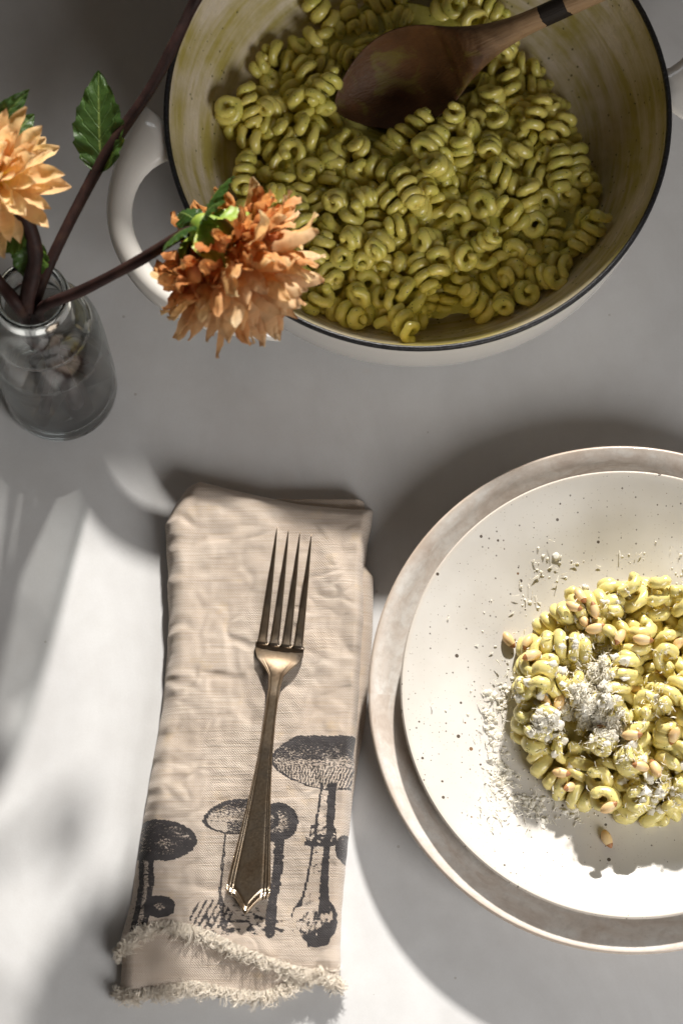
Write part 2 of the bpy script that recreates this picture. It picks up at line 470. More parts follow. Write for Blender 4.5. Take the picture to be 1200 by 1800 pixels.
PETAL_FRESH = mat_petal("fresh_apricot_petal", (.92, .66, .40), (.93, .70, .34), (.88, .78, .10), (.90, .58, .30))
LEAF = mat_leaf("leaf_green", (.020, .055, .012), (.055, .11, .022))
SEPAL = mat_leaf("sepal_green", (.012, .040, .008), (.03, .075, .012))
CALYX = mat_simple("lime_calyx", (.16, .27, .03), (.33, .38, .06), .5, 90, .4)
NUT = mat_simple("toasted_nut", (.76, .57, .30), (.68, .44, .20), .42, 60, .2, .2)
NUT_DARK = mat_simple("browned_nut_tip", (.26, .10, .03), (.44, .20, .07), .5, 90, .2)
CHEESE = mat_cheese()
GLASS = mat_glass("clear_glass", (.985, .996, .992), 1.47, 0.0, False)
WATER = mat_glass("water", (.99, .995, .993), 1.33, 0.62, False)
def mat_thin_glass():
    m = M("thin_glass"); m.t.nodes.remove(m.b)
    lw = m.n('ShaderNodeLayerWeight', Blend=.5).outputs['Facing']
    edge = m.math('POWER', lw, 4.5)
    t = m.n('ShaderNodeBsdfTransparent', Color=m.mix(edge, (.995, .998, .997), (.66, .72, .70)))
    gl = m.n('ShaderNodeBsdfGlossy', Color=(1, 1, 1), Roughness=.03)
    mx = m.n('ShaderNodeMixShader', Fac=m.math('ADD', m.math('MULTIPLY', m.math('POWER', lw, 4.5), .6), .05))
    m.t.links.new(t.outputs[0], mx.inputs[1]); m.t.links.new(gl.outputs[0], mx.inputs[2]); m.t.links.new(mx.outputs[0], m.out.inputs[0])
    return m.m
THIN = mat_thin_glass()
SPOON = mat_spoon()
SHADE_WALL = mat_simple("shade_wall_dull", (.15, .125, .10), (.19, .16, .13), .9, 12, .2)

# ------------------------------------------------------------------ setting: tabletop, unseen low wall added to cast the shade
def slab(name, x0, x1, y0, y1, z0, z1, mat, bev=.004):
    bm = bmesh.new()
    bmesh.ops.create_cube(bm, size=1)
    for v in bm.verts:
        v.co = Vector(((x0 + x1) / 2 + v.co.x * (x1 - x0), (y0 + y1) / 2 + v.co.y * (y1 - y0), (z0 + z1) / 2 + v.co.z * (z1 - z0)))
    bmesh.ops.bevel(bm, geom=bm.edges[:], offset=bev, segments=2, affect='EDGES')
    me = bpy.data.meshes.new(name); bm.to_mesh(me); bm.free(); me.materials.append(mat)
    return tag(obj(name, me), kind='structure')
tt = slab("tabletop", -.95, 1.05, -.55, .85, -.03, 0, TABLE)
SHADE_WALL_Y = .86
SHADE_Y = unp(200, 905, 0)[1]
shade_wall_h = (SHADE_WALL_Y - SHADE_Y) / math.cos(SUN_AZ) * math.tan(SUN_EL)
slab("added_shade_wall", -1.6, 1.9, SHADE_WALL_Y, SHADE_WALL_Y + .14, -.03, shade_wall_h, SHADE_WALL)  # out of view, added to block the sun from the far half

# ------------------------------------------------------------------ cooking pot
POT = np.array([.0402, .5829, 0]); POT_R = .1341; POT_Z = .066
pot = thing("cooking_pot", "round cream enamelled cast iron pot with loop handles and dark bare rim", "pot", POT)
OUT = smooth_curve([(0.004, .0), (.095, .0), (.112, .0035), (.1235, .011), (.1288, .022), (.1312, .036), (.1326, .052), (.1330, .0615)], 44)
v, f = lathe(OUT, 160); obj("outer_wall", mesh("outer_wall", v, f, ENAMEL), pot)
INN = smooth_curve([(.0005, .0065), (.06, .0066), (.088, .0075), (.105, .014), (.1172, .030), (.1252, .046), (.1300, .0585), (.1312, .0640)], 50)
v, f = lathe(INN, 160); obj("inner_wall", mesh("inner_wall", v, [q[::-1] for q in f], POT_IN), pot)
RIMP = smooth_curve([(.1330, .0613), (.1341, .0634), (.1338, .0652), (.1328, .0658), (.1319, .0655), (.1313, .0646), (.1311, .0636)], 20)
v, f = lathe(RIMP, 160); obj("rim", mesh("rim", v, f, RIM), pot)
def loop_handle(mid, half, out):
    # local path: from the wall, out and back
    pts = []
    for t in np.linspace(0, 1, 29):
        a = (t * 2 - 1)
        ang = a * half
        shape = (1 - abs(a) ** 2.6)
        r = .1335 + (out - .005) * shape
        # legs narrow a bit towards the outer bar
        aa = ang * (1 - .20 * shape * (1 - abs(a)))
        pts.append((r * math.cos(mid + aa), r * math.sin(mid + aa), .0590 - .002 * (1 - shape)))
    t = np.linspace(-1, 1, 29)
    rad = .0066 + .0125 * np.abs(t) ** 5
    v, f = sweep(np.array(pts), rad, 18, .0058 / rad)
    rr = np.hypot(v[:, 0], v[:, 1]); k = np.maximum(1, .1318 / rr)    # the roots end in the wall
    v[:, 0] *= k; v[:, 1] *= k
    return v, f
hl = unp(375, 386, .059) - POT
hmid = math.atan2(hl[1], hl[0])
for k, hm in enumerate((hmid, hmid + PI)):
    v, f = loop_handle(hm, .44, .0415)
    obj("handle", mesh("handle", v, f, ENAMEL), pot)

# ------------------------------------------------------------------ wooden spoon
def spoon_mesh():
    # local: x along from the bowl tip to the end of the handle, z up out of the bowl
    L = .33; nx, nw = 90, 22
    verts, along = [], []
    xs = np.concatenate([np.linspace(0, .095, 54), np.linspace(.098, L, 40)])
    def half(x):
        if x < .072:
            u = x / .072
            return .0265 * math.sin(PI * min(1, u * .80)) ** .72 if u > 0 else 0.0
        w0 = .0265 * math.sin(PI * .80) ** .72
        return .0060 + (w0 - .0060) * max(0, 1 - (x - .072) / .050) ** 2.2
    for x in xs:
        w = max(half(x), .0006)
        u = min(1, max(0, x / .080))
        dep = .016 * (math.sin(PI * u) ** .8 if 0 < u < 1 else 0)
        th = .0035 + .0045 * min(1, max(0, (x - .055) / .035))
        for j in range(nw):
            a = 2 * PI * j / nw
            c, s = math.cos(a), math.sin(a)
            y = w * math.copysign(abs(c) ** .8, c)
            bowl = -dep * (1 - (y / w) ** 2)
            z = bowl * 1.0 + (th * s if x > .07 else th * .5 * s) + (.010 * u - .010)
            verts.append((x, y, z)); along.append(x / L)
    f = grid_faces(len(xs), nw, wrap_v=True)
    n = len(xs)
    f.append(tuple(range(nw))); f.append(tuple(reversed(range((n - 1) * nw, n * nw))))
    return np.array(verts), f, np.array(along)
sv, sf, sal = spoon_mesh()
sm = mesh("wooden_spoon", sv, sf, SPOON)
at = sm.attributes.new("along", 'FLOAT', 'POINT'); at.data.foreach_set("value", sal.astype(np.float32))
tip = Vector(unp(582, 196, .026)); hnd = Vector(unp(985, 14, .068))
X = (hnd - tip).normalized()
upv = Vector((-.05, -.42, .90)); Y = upv.cross(X).normalized(); Z = X.cross(Y)
spoon_mat = Matrix((X, Y, Z)).transposed().to_4x4(); spoon_mat.translation = tip
# split in two parts: bowl and handle
spoon = thing("wooden_spoon", "wooden spoon with brown stained bowl and charred band, resting in the pot", "spoon")
spoon.matrix_world = spoon_mat
def sub_mesh(name, v, f, keep, mat, attr=None):
    idx = [q for q in f if all(keep[i] for i in q)]
    used = sorted({i for q in idx for i in q}); mp = {o: n for n, o in enumerate(used)}
    me = mesh(name, v[used], [tuple(mp[i] for i in q) for q in idx], mat)
    if attr is not None:
        a = me.attributes.new(attr[0], 'FLOAT', 'POINT'); a.data.foreach_set("value", attr[1][used].astype(np.float32))
    return me
cut = .30
obj("bowl", sub_mesh("bowl", sv, sf, sal <= cut + .004, SPOON, ("along", sal)), spoon)
obj("handle", sub_mesh("handle", sv, sf, sal >= cut - .004, SPOON, ("along", sal)), spoon)
spoon_world = np.array([spoon_mat @ Vector(p) for p in sv])

# ------------------------------------------------------------------ pasta: meshes
def coil(turns, R, r, pitch, snail0, snail1, stretch, wob, seed):
    g = np.random.default_rng(seed)
    n = int(turns * 22)
    t = np.linspace(0, turns, n)
    z = (t - turns / 2) * pitch
    z = z + stretch * np.sin(t * 1.3 + g.uniform(0, 6)) * .0006
    rad = R * (1 + wob * np.sin(t * 2.1 + g.uniform(0, 6)))
    if snail0: rad = rad * (1 - .72 * np.clip(1 - t / .95, 0, 1) ** 1.1); z = z + pitch * .55 * np.clip(1 - t / .95, 0, 1)
    if snail1: rad = rad * (1 - .72 * np.clip(1 - (turns - t) / .95, 0, 1) ** 1.1); z = z - pitch * .55 * np.clip(1 - (turns - t) / .95, 0, 1)
    bx, by = g.uniform(-1, 1, 2) * .0016
    zz = z / (np.abs(z).max() + 1e-9)
    p = np.stack([rad * np.cos(2 * PI * t) + bx * zz ** 2, rad * np.sin(2 * PI * t) + by * zz ** 2, z], -1)
    tr = r * (1 + .06 * np.sin(t * 3 + g.uniform(0, 6)))
    tr[0] *= .8; tr[-1] *= .8
    return sweep(p, tr, 10, .92)
COILS = []
SPEC = [  # turns, ring radius, tube radius, pitch, closed ends
    (3.2, .0042, .0024, .0066, 1, 0), (2.6, .0043, .0025, .0074, 0, 1), (3.4, .0044, .0026, .0050, 1, 1), (2.2, .0042, .0025, .0082, 1, 0),
    (4.0, .0041, .0025, .0053, 0, 1), (3.0, .0045, .0026, .0047, 1, 0), (1.7, .0043, .0026, .0070, 1, 1), (3.5, .0040, .0024, .0061, 0, 0),
    (2.8, .0046, .0027, .0046, 1, 1), (2.4, .0041, .0024, .0090, 0, 0), (3.1, .0043, .0026, .0057, 1, 0), (4.3, .0040, .0024, .0056, 1, 0),
    (1.9, .0046, .0026, .0055, 1, 0), (2.9, .0042, .0025, .0072, 0, 1), (2.0, .0044, .0027, .0049, 1, 1), (3.3, .0041, .0025, .0068, 1, 1)]
for k, (tu, R_, r_, pi_, e0, e1) in enumerate(SPEC):
    v, f = coil(tu, R_, r_ * 1.07, pi_, e0, e1, 1.6, .10, 200 + k)
    g = np.random.default_rng(500 + k)
    # squash, shear and dent every piece a little: it is soft, cooked dough
    sq = Matrix.Rotation(g.uniform(0, PI), 3, 'Z')
    A = np.array(sq) @ np.diag([1.0, g.uniform(.84, .96), 1.0]) @ np.array(sq).T
    v = v @ A.T
    v[:, 0] += g.uniform(-.22, .22) * v[:, 2]
    v = np.array([p + .00075 * np.array(mnoise.noise_vector(Vector(p * 240 + k))) + .00028 * np.array(mnoise.noise_vector(Vector(p * 900 + k))) for p in v])
    COILS.append((v * 1.06, f))

# ------------------------------------------------------------------ pasta: let the pieces fall and settle (bullet), in centimetres
def hull_mesh(v):
    bm = bmesh.new()
    for p in v[::4]: bm.verts.new(p * 100)
    r = bmesh.ops.convex_hull(bm, input=bm.verts[:])
    bmesh.ops.delete(bm, geom=[e for e in r['geom_interior'] if isinstance(e, bmesh.types.BMVert)] , context='VERTS')
    me = bpy.data.meshes.new("hull"); bm.to_mesh(me); bm.free()
    return me
HULLS = [hull_mesh(c[0] * .84) for c in COILS]

def bare(px, py):                 # places where the pot shows between the pasta (picture pixels at that height)
    if py < 420 and px > 925 + (py - 60) * .52: return True
    if 330 < px < 425 and 245 < py < 335: return True
    return ((px - 800) / 62) ** 2 + ((py - 566) / 26) ** 2 < 1
def settle(statics, drops, frames_n=110):
    """statics: list of (verts_cm, faces); drops: list of (kind, (x,y,z) cm, quaternion). Returns one matrix for each."""
    if scene.rigidbody_world is None:
        bpy.ops.rigidbody.world_add()
    rw = scene.rigidbody_world
    rw.collection = bpy.data.collections.new("fall")
    rw.constraints = bpy.data.collections.new("fall_constraints")
    rw.substeps_per_frame = 6; rw.solver_iterations = 10
    scene.gravity = (0, 0, -120)
    tmp = []
    for vv, ff in statics:
        o = bpy.data.objects.new("static", mesh("static", vv, ff)); COL.objects.link(o); rw.collection.objects.link(o)
        o.rigid_body.type = 'PASSIVE'; o.rigid_body.collision_shape = 'MESH'; o.rigid_body.friction = .9
        o.rigid_body.use_margin = True; o.rigid_body.collision_margin = .02
        tmp.append(o)
    live = []
    for kind, loc, q in drops:
        o = bpy.data.objects.new("drop", HULLS[kind]); COL.objects.link(o)
        o.rotation_mode = 'QUATERNION'; o.rotation_quaternion = q; o.location = loc
        rw.collection.objects.link(o)
        b = o.rigid_body
        b.type = 'ACTIVE'; b.collision_shape = 'CONVEX_HULL'; b.mass = .1; b.friction = .75; b.restitution = 0
        b.linear_damping = .25; b.angular_damping = .5; b.use_margin = True; b.collision_margin = .02
        live.append(o)
    rw.point_cache.frame_start = 1; rw.point_cache.frame_end = frames_n + 1
    scene.frame_start = 1; scene.frame_end = frames_n + 1
    for fr in range(1, frames_n + 1):
        scene.frame_set(fr)
    dg = bpy.context.evaluated_depsgraph_get()
    res = [o.evaluated_get(dg).matrix_world.copy() for o in live]
    bpy.ops.rigidbody.world_remove()
    for o in live + tmp:
        bpy.data.objects.remove(o)
    scene.frame_set(1)
    return res
def rand_q(g):
    q = g.normal(size=4); q /= np.linalg.norm(q); return Quaternion(q)

# what lies under the pieces in the pot: sauce and buried pasta as one uneven mound
pile_c = np.array([.2, -3.2])
def spoon_zone(x, y):             # < 1 inside the outline of the spoon's bowl and neck
    ca, sa = math.cos(.42), math.sin(.42)
    dx, dy = x + .8, y - 2.5
    a, b = dx * ca + dy * sa, -dx * sa + dy * ca
    return (a / 4.9) ** 2 + (b / 1.85) ** 2
def sst_(a, b, x):
    t = min(1, max(0, (x - a) / (b - a))); return t * t * (3 - 2 * t)
def mound_h(x, y):                # cm, pot-local
    d = math.hypot((x - pile_c[0]) / 9.8, (y - pile_c[1]) / 8.6)
    h = .74 + .9 * max(0, 1 - d ** 3) * (1 + .9 * nz(x * 1.1, y * 1.1, 5))
    bp = proj(np.array([x, y, 1.4]) * .01 + POT)
    if bp[1] < 430: h -= 1.3 * sst_(-60, 40, bp[0] - (920 + (bp[1] - 60) * .52)) + 1.1 * sst_(1.5, .8, ((bp[0] - 385) / 70) ** 2 + ((bp[1] - 290) / 60) ** 2)
    h -= 1.0 * sst_(2.2, .9, spoon_zone(x, y)) * (h - .3)
    h += .22 * nz(x * .35, y * .35, 3) + .1 * nz(x * .9, y * .9, 8)
    return h
def inner_r(z):                   # inner radius of the pot (cm) at height z (cm)
    return float(np.interp(z, INN[:, 1] * 100, INN[:, 0] * 100))
n = 72
mv, mi = [], {}
for i in range(n + 1):
    for j in range(2 * n):
        r = i / n; a = PI * j / n
        x, y = r * 10.6 * math.cos(a), r * 10.6 * math.sin(a)
        h = mound_h(x, y)
        lim = inner_r(h) - .05
        if math.hypot(x, y) > lim:
            x, y = lim * math.cos(a), lim * math.sin(a)
        mv.append((x, y, h))
mf = grid_faces(n + 1, 2 * n, wrap_v=True)
mv = np.array(mv)
pot_statics = [(np.array(lathe(INN * 100, 48)[0]), [q[::-1] for q in lathe(INN * 100, 48)[1]]), (mv, mf),
               ((spoon_world - POT) * 100, sf)]
# temporary fence for the fall: tall wall on the pot's rim
fw, ff = lathe([(12.6, 5.5), (12.6, 30)], 40); pot_statics.append((fw, [q[::-1] for q in ff]))
g = np.random.default_rng(11)
def in_pile(x, y):
    return (x + .2) ** 2 / 9.4 ** 2 + (y + 1.2) ** 2 / 9.2 ** 2 < 1
drops = []
N_POT = 240
zz = 6.0
while len(drops) < N_POT:
    x, y = g.uniform(-10, 10), g.uniform(-10.5, 8)
    if not in_pile(x, y): continue
    if spoon_zone(x, y) < 1.25: continue       # the spoon lies here
    drops.append((int(g.integers(len(COILS))), (x, y, zz), rand_q(g)))
    zz += .075
pot_res = settle(pot_statics, drops, 90)

POT_GROUP = "coiled pasta in the pot"
COIL_ME = {}
def pasta_mesh(kind, where):
    if (kind, where) not in COIL_ME:
        v, f = COILS[kind]
        COIL_ME[(kind, where)] = mesh("pasta_piece", v, f, PASTA_POT if where == 'pot' else PASTA_PLATE)
    return COIL_ME[(kind, where)]
tree_v, tree_f, tn = [], [], 0
def remember(v, f):
    global tn
    tree_v.append(np.asarray(v)); tree_f.extend([tuple(i + tn for i in q) for q in f]); tn += len(v)
SPT = BVHTree.FromPolygons([Vector(p) for p in spoon_world], sf)
n_pot = 0
for (kind, _, _), mw in zip(drops, pot_res):
    loc, q, _s = mw.decompose()
    lx = np.array(loc)
    if not np.isfinite(lx).all() or lx[2] < .3 or lx[2] > 7 or math.hypot(lx[0], lx[1]) > 12: continue
    if spoon_zone(lx[0], lx[1]) < .9 or bare(*proj(lx * .01 + POT)): continue
    wp = Vector(lx * .01 + POT); dr = wp - Vector(CP); hit = SPT.ray_cast(Vector(CP), dr.normalized())
    if hit[0] is not None and hit[3] > dr.length - .004 and proj(np.array(wp))[1] < 176: continue     # would lie in the spoon
    o = obj("pasta_piece", pasta_mesh(kind, 'pot'))
    o.matrix_world = Matrix.Translation(Vector(lx * .01 + POT)) @ q.to_matrix().to_4x4() @ Matrix.Scale(random.uniform(.92, 1.12), 4)
    tu, _, _, pi_, _, _ = SPEC[kind]
    look = "loose stretched" if pi_ > .0067 else "tight stubby" if pi_ < .0051 else "long many-ringed" if tu > 3.9 else "plain"
    sz = spoon_zone(lx[0], lx[1]); rr = math.hypot(lx[0], lx[1])
    where = "beside the wooden spoon" if sz < 2.3 else "against the inner pot wall" if rr > 8.8 else "in the middle of the pot heap"
    tag(o, f"{look} sauced coil of pasta {where}", "pasta", f"{look} coils {where}")
    n_pot += 1
sauce = obj("green_sauce", mesh("green_sauce", mv * .01, mf, SAUCE))
sauce.location = POT + np.array([0, 0, .0066])
tag(sauce, "yellow green sauce pooled under the pasta in the cream pot", "sauce", kind='stuff')
print("pasta in pot", n_pot)

# ------------------------------------------------------------------ plates
PL = np.array([.1461, .2768, 0])
BIG = smooth_curve([(.0005, .0045), (.060, .0045), (.063, .0012), (.070, .0), (.074, .0025), (.095, .0075), (.118, .0165), (.1300, .0228), (.1324, .0248), (.1318, .0266), (.1292, .0262),
                    (.117, .0212), (.100, .0140), (.088, .0098), (.07, .0088), (.0005, .0086)], 110)
v, f = lathe(BIG, 180)
big = obj("dinner_plate", mesh("dinner_plate", v, f, BRUSHED), loc=PL)
tag(big, "wide beige and grey brushed glaze dinner plate, lowest of the two stacked plates", "plate")
SP = np.array([.1463, .2774, .0089])
SMALL = smooth_curve([(.0005, .0035), (.050, .0035), (.053, .0008), (.060, .0), (.064, .0025), (.080, .0062), (.100, .0138), (.1135, .0205), (.1162, .0226), (.1158, .0243), (.1136, .0240),
                      (.100, .0176), (.085, .0112), (.070, .0078), (.05, .0068), (.0005, .0066)], 110)
v, f = lathe(SMALL, 180)
small = obj("speckled_plate", mesh("speckled_plate", v, f, SPECKLED), loc=SP)
tag(small, "off-white plate with brown and black speckles holding a heap of pasta", "plate")
remember(v + SP, f)

# ------------------------------------------------------------------ pasta on the plate
HC = unp(1112, 1228, .025)        # middle of the heap
def heap_h(x, y):
    d = math.hypot(x, y) / 5.6
    return .66 + .9 * max(0, 1 - d ** 3) * (1 + .9 * nz(x * 1.2, y * 1.2, 15))
hv, n = [], 40
for i in range(n + 1):
    for j in range(n * 2):
        a = PI * j / n; r = 5.6 * i / n
        x, y = r * math.cos(a), r * math.sin(a)
        hv.append((x, y, heap_h(x, y) + (.25 * nz(x, y, 2) if i < n else -.05)))
hf = grid_faces(n + 1, 2 * n, wrap_v=True)
hv = np.array(hv)
off = (SP - np.array([HC[0], HC[1], 0])) * 100
pl_stat = [(np.array(lathe(SMALL[60:] * 100, 48)[0]) + np.array([off[0], off[1], 0]), [q[::-1] for q in lathe(SMALL[60:] * 100, 48)[1]]), (hv, hf)]
fw, ff = lathe([(6.4, -1), (6.5, 1.0), (5.9, 3.0), (5.6, 40)], 40); pl_stat.append((fw, [q[::-1] for q in ff]))
g = np.random.default_rng(23)
drops2, zz = [], 4.0
while len(drops2) < 88:
    x, y = g.uniform(-5.4, 5.4, 2) * (1 if len(drops2) < 52 else .5)
    if math.hypot(x, y) > (5.4 if len(drops2) < 52 else 2.6): continue
    drops2.append((int(g.choice([0, 4, 4, 7, 10, 11, 11, 15, 13, 3, 1, 2])), (x, y, zz), rand_q(g))); zz += .16
res2 = settle(pl_stat, drops2, 90)
n_pl = 0
for (kind, _, _), mw in zip(drops2, res2):
    loc, q, _s = mw.decompose(); lx = np.array(loc)
    if not np.isfinite(lx).all() or lx[2] < .2 or math.hypot(lx[0], lx[1]) > 7.4: continue
    o = obj("pasta_piece", pasta_mesh(kind, 'plate'))
    mwm = Matrix.Translation(Vector(lx * .01 + np.array([HC[0], HC[1], SP[2]]))) @ q.to_matrix().to_4x4() @ Matrix.Scale(1.13, 4)
    o.matrix_world = mwm
    tu, _, _, pi_, _, _ = SPEC[kind]
    look = "loose stretched" if pi_ > .0067 else "tight stubby" if pi_ < .0051 else "long many-ringed" if tu > 3.9 else "plain"
    where = "on top of the plated heap" if lx[2] > 2.3 else "at the edge of the plated heap" if math.hypot(lx[0], lx[1]) > 4.4 else "low inside the plated heap"
    tag(o, f"{look} pale coil of pasta {where}", "pasta", f"{look} coils {where}")
    cv, cf = COILS[kind]
    remember(np.array([mwm @ Vector(p) for p in cv]), cf)
    n_pl += 1
print("pasta on plate", n_pl)
core = obj("pasta_sauce", mesh("pasta_sauce", np.array([(x * .95, y * .95, z - .15) for x, y, z in hv]) * .01, hf, PASTA_PLATE))
core.location = (HC[0], HC[1], SP[2] + .002)
tag(core, "pale green sauce under the pasta heap on the speckled plate", "sauce", kind='stuff')

TREE = BVHTree.FromPolygons([Vector(p) for p in np.vstack(tree_v)], tree_f)
def cast_px(px, py):
    r = CR * (px - 600) / FPX + CU * (900 - py) / FPX + CD
    r /= np.linalg.norm(r)
    return TREE.ray_cast(Vector(CP), Vector(r))

# ------------------------------------------------------------------ pine nuts
def nut_mesh(seed):
    g = np.random.default_rng(seed)
    prof = []
    for t in np.linspace(0, 1, 15):
        w = math.sin(PI * t) ** .62 * (1 - .28 * t)
        prof.append((max(.00001, .0029 * w), (t - .5) * .0098))
    v, f = lathe(prof, 14)
    bend = g.uniform(.0, .0007)
    v = v.copy(); v[:, 0] += bend * (v[:, 2] / .005) ** 2; v[:, 1] *= .88
    return v, f
NUTS = []
for k in range(3):
    v, f = nut_mesh(k)
    body = sub_mesh("kernel", v, f, v[:, 2] <= .0035 + 1e-6, NUT)
    tipm = sub_mesh("tip", v * 1.004, f, v[:, 2] >= .0035 - .0008, NUT_DARK)
    NUTS.append((mesh("pine_nut", v, f, NUT), tipm))
nut_px = [(1017, 1051), (1043, 1072), (1029, 1092), (1047, 1103), (1084, 1121), (1129, 1121), (893, 1127), (926, 1132), (932, 1154), (1097, 1172), (1163, 1191),
          (955, 1231), (982, 1238), (1109, 1215), (1063, 1280), (1078, 1289), (1123, 1345), (1152, 1352), (996, 1382), (1112, 1292), (1070, 1418), (987, 1362), (1010, 1068), (1180, 1290), (1188, 1130), (1065, 1477)]
g = np.random.default_rng(5)
for k, (px, py) in enumerate(nut_px):
    h = cast_px(px, py)
    if h[0] is None: continue
    nrm = h[1] if h[1].z > 0 else -h[1]
    nrm = (nrm + Vector((0, 0, .5))).normalized()
    last = k == len(nut_px) - 1
    ax = g.uniform(0, 2 * PI) if not last else -1.2
    d = Vector((math.cos(ax), math.sin(ax), 0)); d = (d - nrm * d.dot(nrm)).normalized()
    me, tipm = NUTS[int(g.integers(3))]
    o = obj("pine_nut", me)
    rot = Matrix((nrm.cross(d).normalized(), nrm, d)).transposed().to_4x4()
    rot.translation = h[0] + nrm * .0021
    o.matrix_world = rot @ Matrix.Scale(g.uniform(.95, 1.15), 4)
    obj("browned_tip", tipm, o)
    if last: tag(o, "lone pine nut lying on the bare plate beside the pasta heap", "pine nut")
    else: tag(o, "toasted pine nut scattered over the plated pasta heap", "pine nut", "pine nuts on the pasta")

# ------------------------------------------------------------------ grated cheese
g = np.random.default_rng(31)
bag = Bag()
def shred(p, nrm, L, w, seed_rot, heaped):
    k = 5
    a = seed_rot
    t1 = Vector((math.cos(a), math.sin(a), g.uniform(-.3, .5) if heaped else g.uniform(-.05, .08))).normalized()
    curl = g.uniform(-1, 1) * (650 if heaped else 180)
    side = nrm.cross(t1).normalized() if abs(nrm.dot(t1)) < .95 else Vector((1, 0, 0))
    up = t1.cross(side).normalized()
    v = []
    cur = Vector(p); d = t1.copy()
    st = L / k
    for i in range(k + 1):
        ww = w * (1 - .45 * abs(2 * i / k - 1))
        tw = side * math.cos(i * .5) + up * math.sin(i * .5)
        th = d.cross(tw).normalized() * w * .35
        v += [tuple(cur - tw * ww), tuple(cur + th), tuple(cur + tw * ww), tuple(cur - th)]
        d = (d + up * curl * st).normalized(); up = d.cross(side).normalized() * (1 if up.dot(d.cross(side)) > 0 else -1)
        cur = cur + d * st
    bag.add(np.array(v), grid_faces(k + 1, 4, wrap_v=True))
clumps = [(1050, 1185, 24, 34, 260), (1035, 1240, 36, 40, 380), (1070, 1280, 36, 30, 180), (1010, 1270, 40, 28, 130), (965, 1275, 34, 26, 110), (1085, 1065, 50, 30, 60), (1060, 1150, 30, 18, 70), (1160, 1235, 30, 40, 90), (1165, 1150, 30, 40, 40),
          (1150, 1390, 40, 40, 110), (1000, 1430, 30, 16, 40), (1090, 1330, 40, 26, 60), (955, 1000, 30, 22, 34), (930, 1045, 26, 36, 26), (1015, 985, 50, 12, 16), (1110, 975, 40, 12, 12),
          (865, 1270, 22, 60, 110), (880, 1370, 26, 40, 130), (925, 1410, 30, 24, 130), (890, 1230, 18, 60, 70), (860, 1430, 26, 20, 24), (950, 1440, 20, 14, 40), (1000, 1200, 120, 150, 200), (1190, 1010, 20, 40, 24), (840, 1250, 60, 160, 34)]
bmi = bmesh.new(); bmesh.ops.create_icosphere(bmi, subdivisions=1, radius=1)
ICO = (np.array([v.co[:] for v in bmi.verts]), [tuple(v.index for v in q.verts) for q in bmi.faces]); bmi.free()
def crumb(p, r):
    q = ICO[0] * g.uniform(.6, 1.25, (len(ICO[0]), 1)) * np.array([1, 1, .7 if r > .0007 else .4]) * r
    bag.add(q @ np.array(Matrix.Rotation(g.uniform(0, 6), 3, 'Z')).T + np.array(p), ICO[1])
bmi = bmesh.new(); bmesh.ops.create_icosphere(bmi, subdivisions=2, radius=1)
ICO2 = (np.array([v.co[:] for v in bmi.verts]), [tuple(v.index for v in q.verts) for q in bmi.faces]); bmi.free()
def fluff(p, r):                  # a soft lump of shreds that have stuck together
    o = g.uniform(0, 90)
    q = np.array([c * (1 + .6 * nz(c[0] * 1.6 + o, c[1] * 1.6, c[2] * 1.6) + .6 * nz(c[0] * 4 + o, c[1] * 4, c[2] * 4)) for c in ICO2[0]]) * np.array([1, 1, .5]) * r
    bag.add(q @ np.array(Matrix.Rotation(g.normal() * .5, 3, 'X') @ Matrix.Rotation(g.uniform(0, 6), 3, 'Z')).T + np.array(p), ICO2[1])
for cx, cy, sx, sy, num in clumps:
    for _ in range(int(num * (.34 if num > 100 else .22))):
        h = cast_px(cx + g.normal() * sx * .5, cy + g.normal() * sy * .5)
        if h[0] is None: continue
        if h[0].z > SP[2] + .014:
            if num > 100 or g.random() < .25: fluff(h[0], g.uniform(.0010, .0026) if num > 100 else g.uniform(.0006, .0013))
        else: fluff(h[0], .0005 + .0015 * g.random() ** 2)
    for _ in range(int(num * .35)):
        h = cast_px(cx + g.normal() * sx * .7, cy + g.normal() * sy * .7)
        if h[0] is not None: crumb(h[0] + Vector((0, 0, .0002)), .0002 + .0006 * g.random() ** 2)
for cx, cy, sx, sy, num in clumps:
    for _ in range(int(num * (1.0 if num > 100 else .6))):
        h = cast_px(cx + g.normal() * sx * .62, cy + g.normal() * sy * .62)
        if h[0] is None or (h[0].z < SP[2] + .014 and g.random() < .62): continue
        nrm = h[1] if h[1].z > 0 else -h[1]
        lift = abs(g.normal()) * (.0022 if num > 100 else .0003) + .0002
        shred(h[0] + nrm * .0003 + Vector((0, 0, lift)), nrm, g.uniform(.0014, .0040), g.uniform(.00022, .0005), g.uniform(0, 2 * PI), h[0].z > SP[2] + .014)
ch = obj("grated_cheese", bag.mesh("grated_cheese", CHEESE))
tag(ch, "fine white shreds of grated cheese over the pasta and plate", "cheese", kind='stuff')

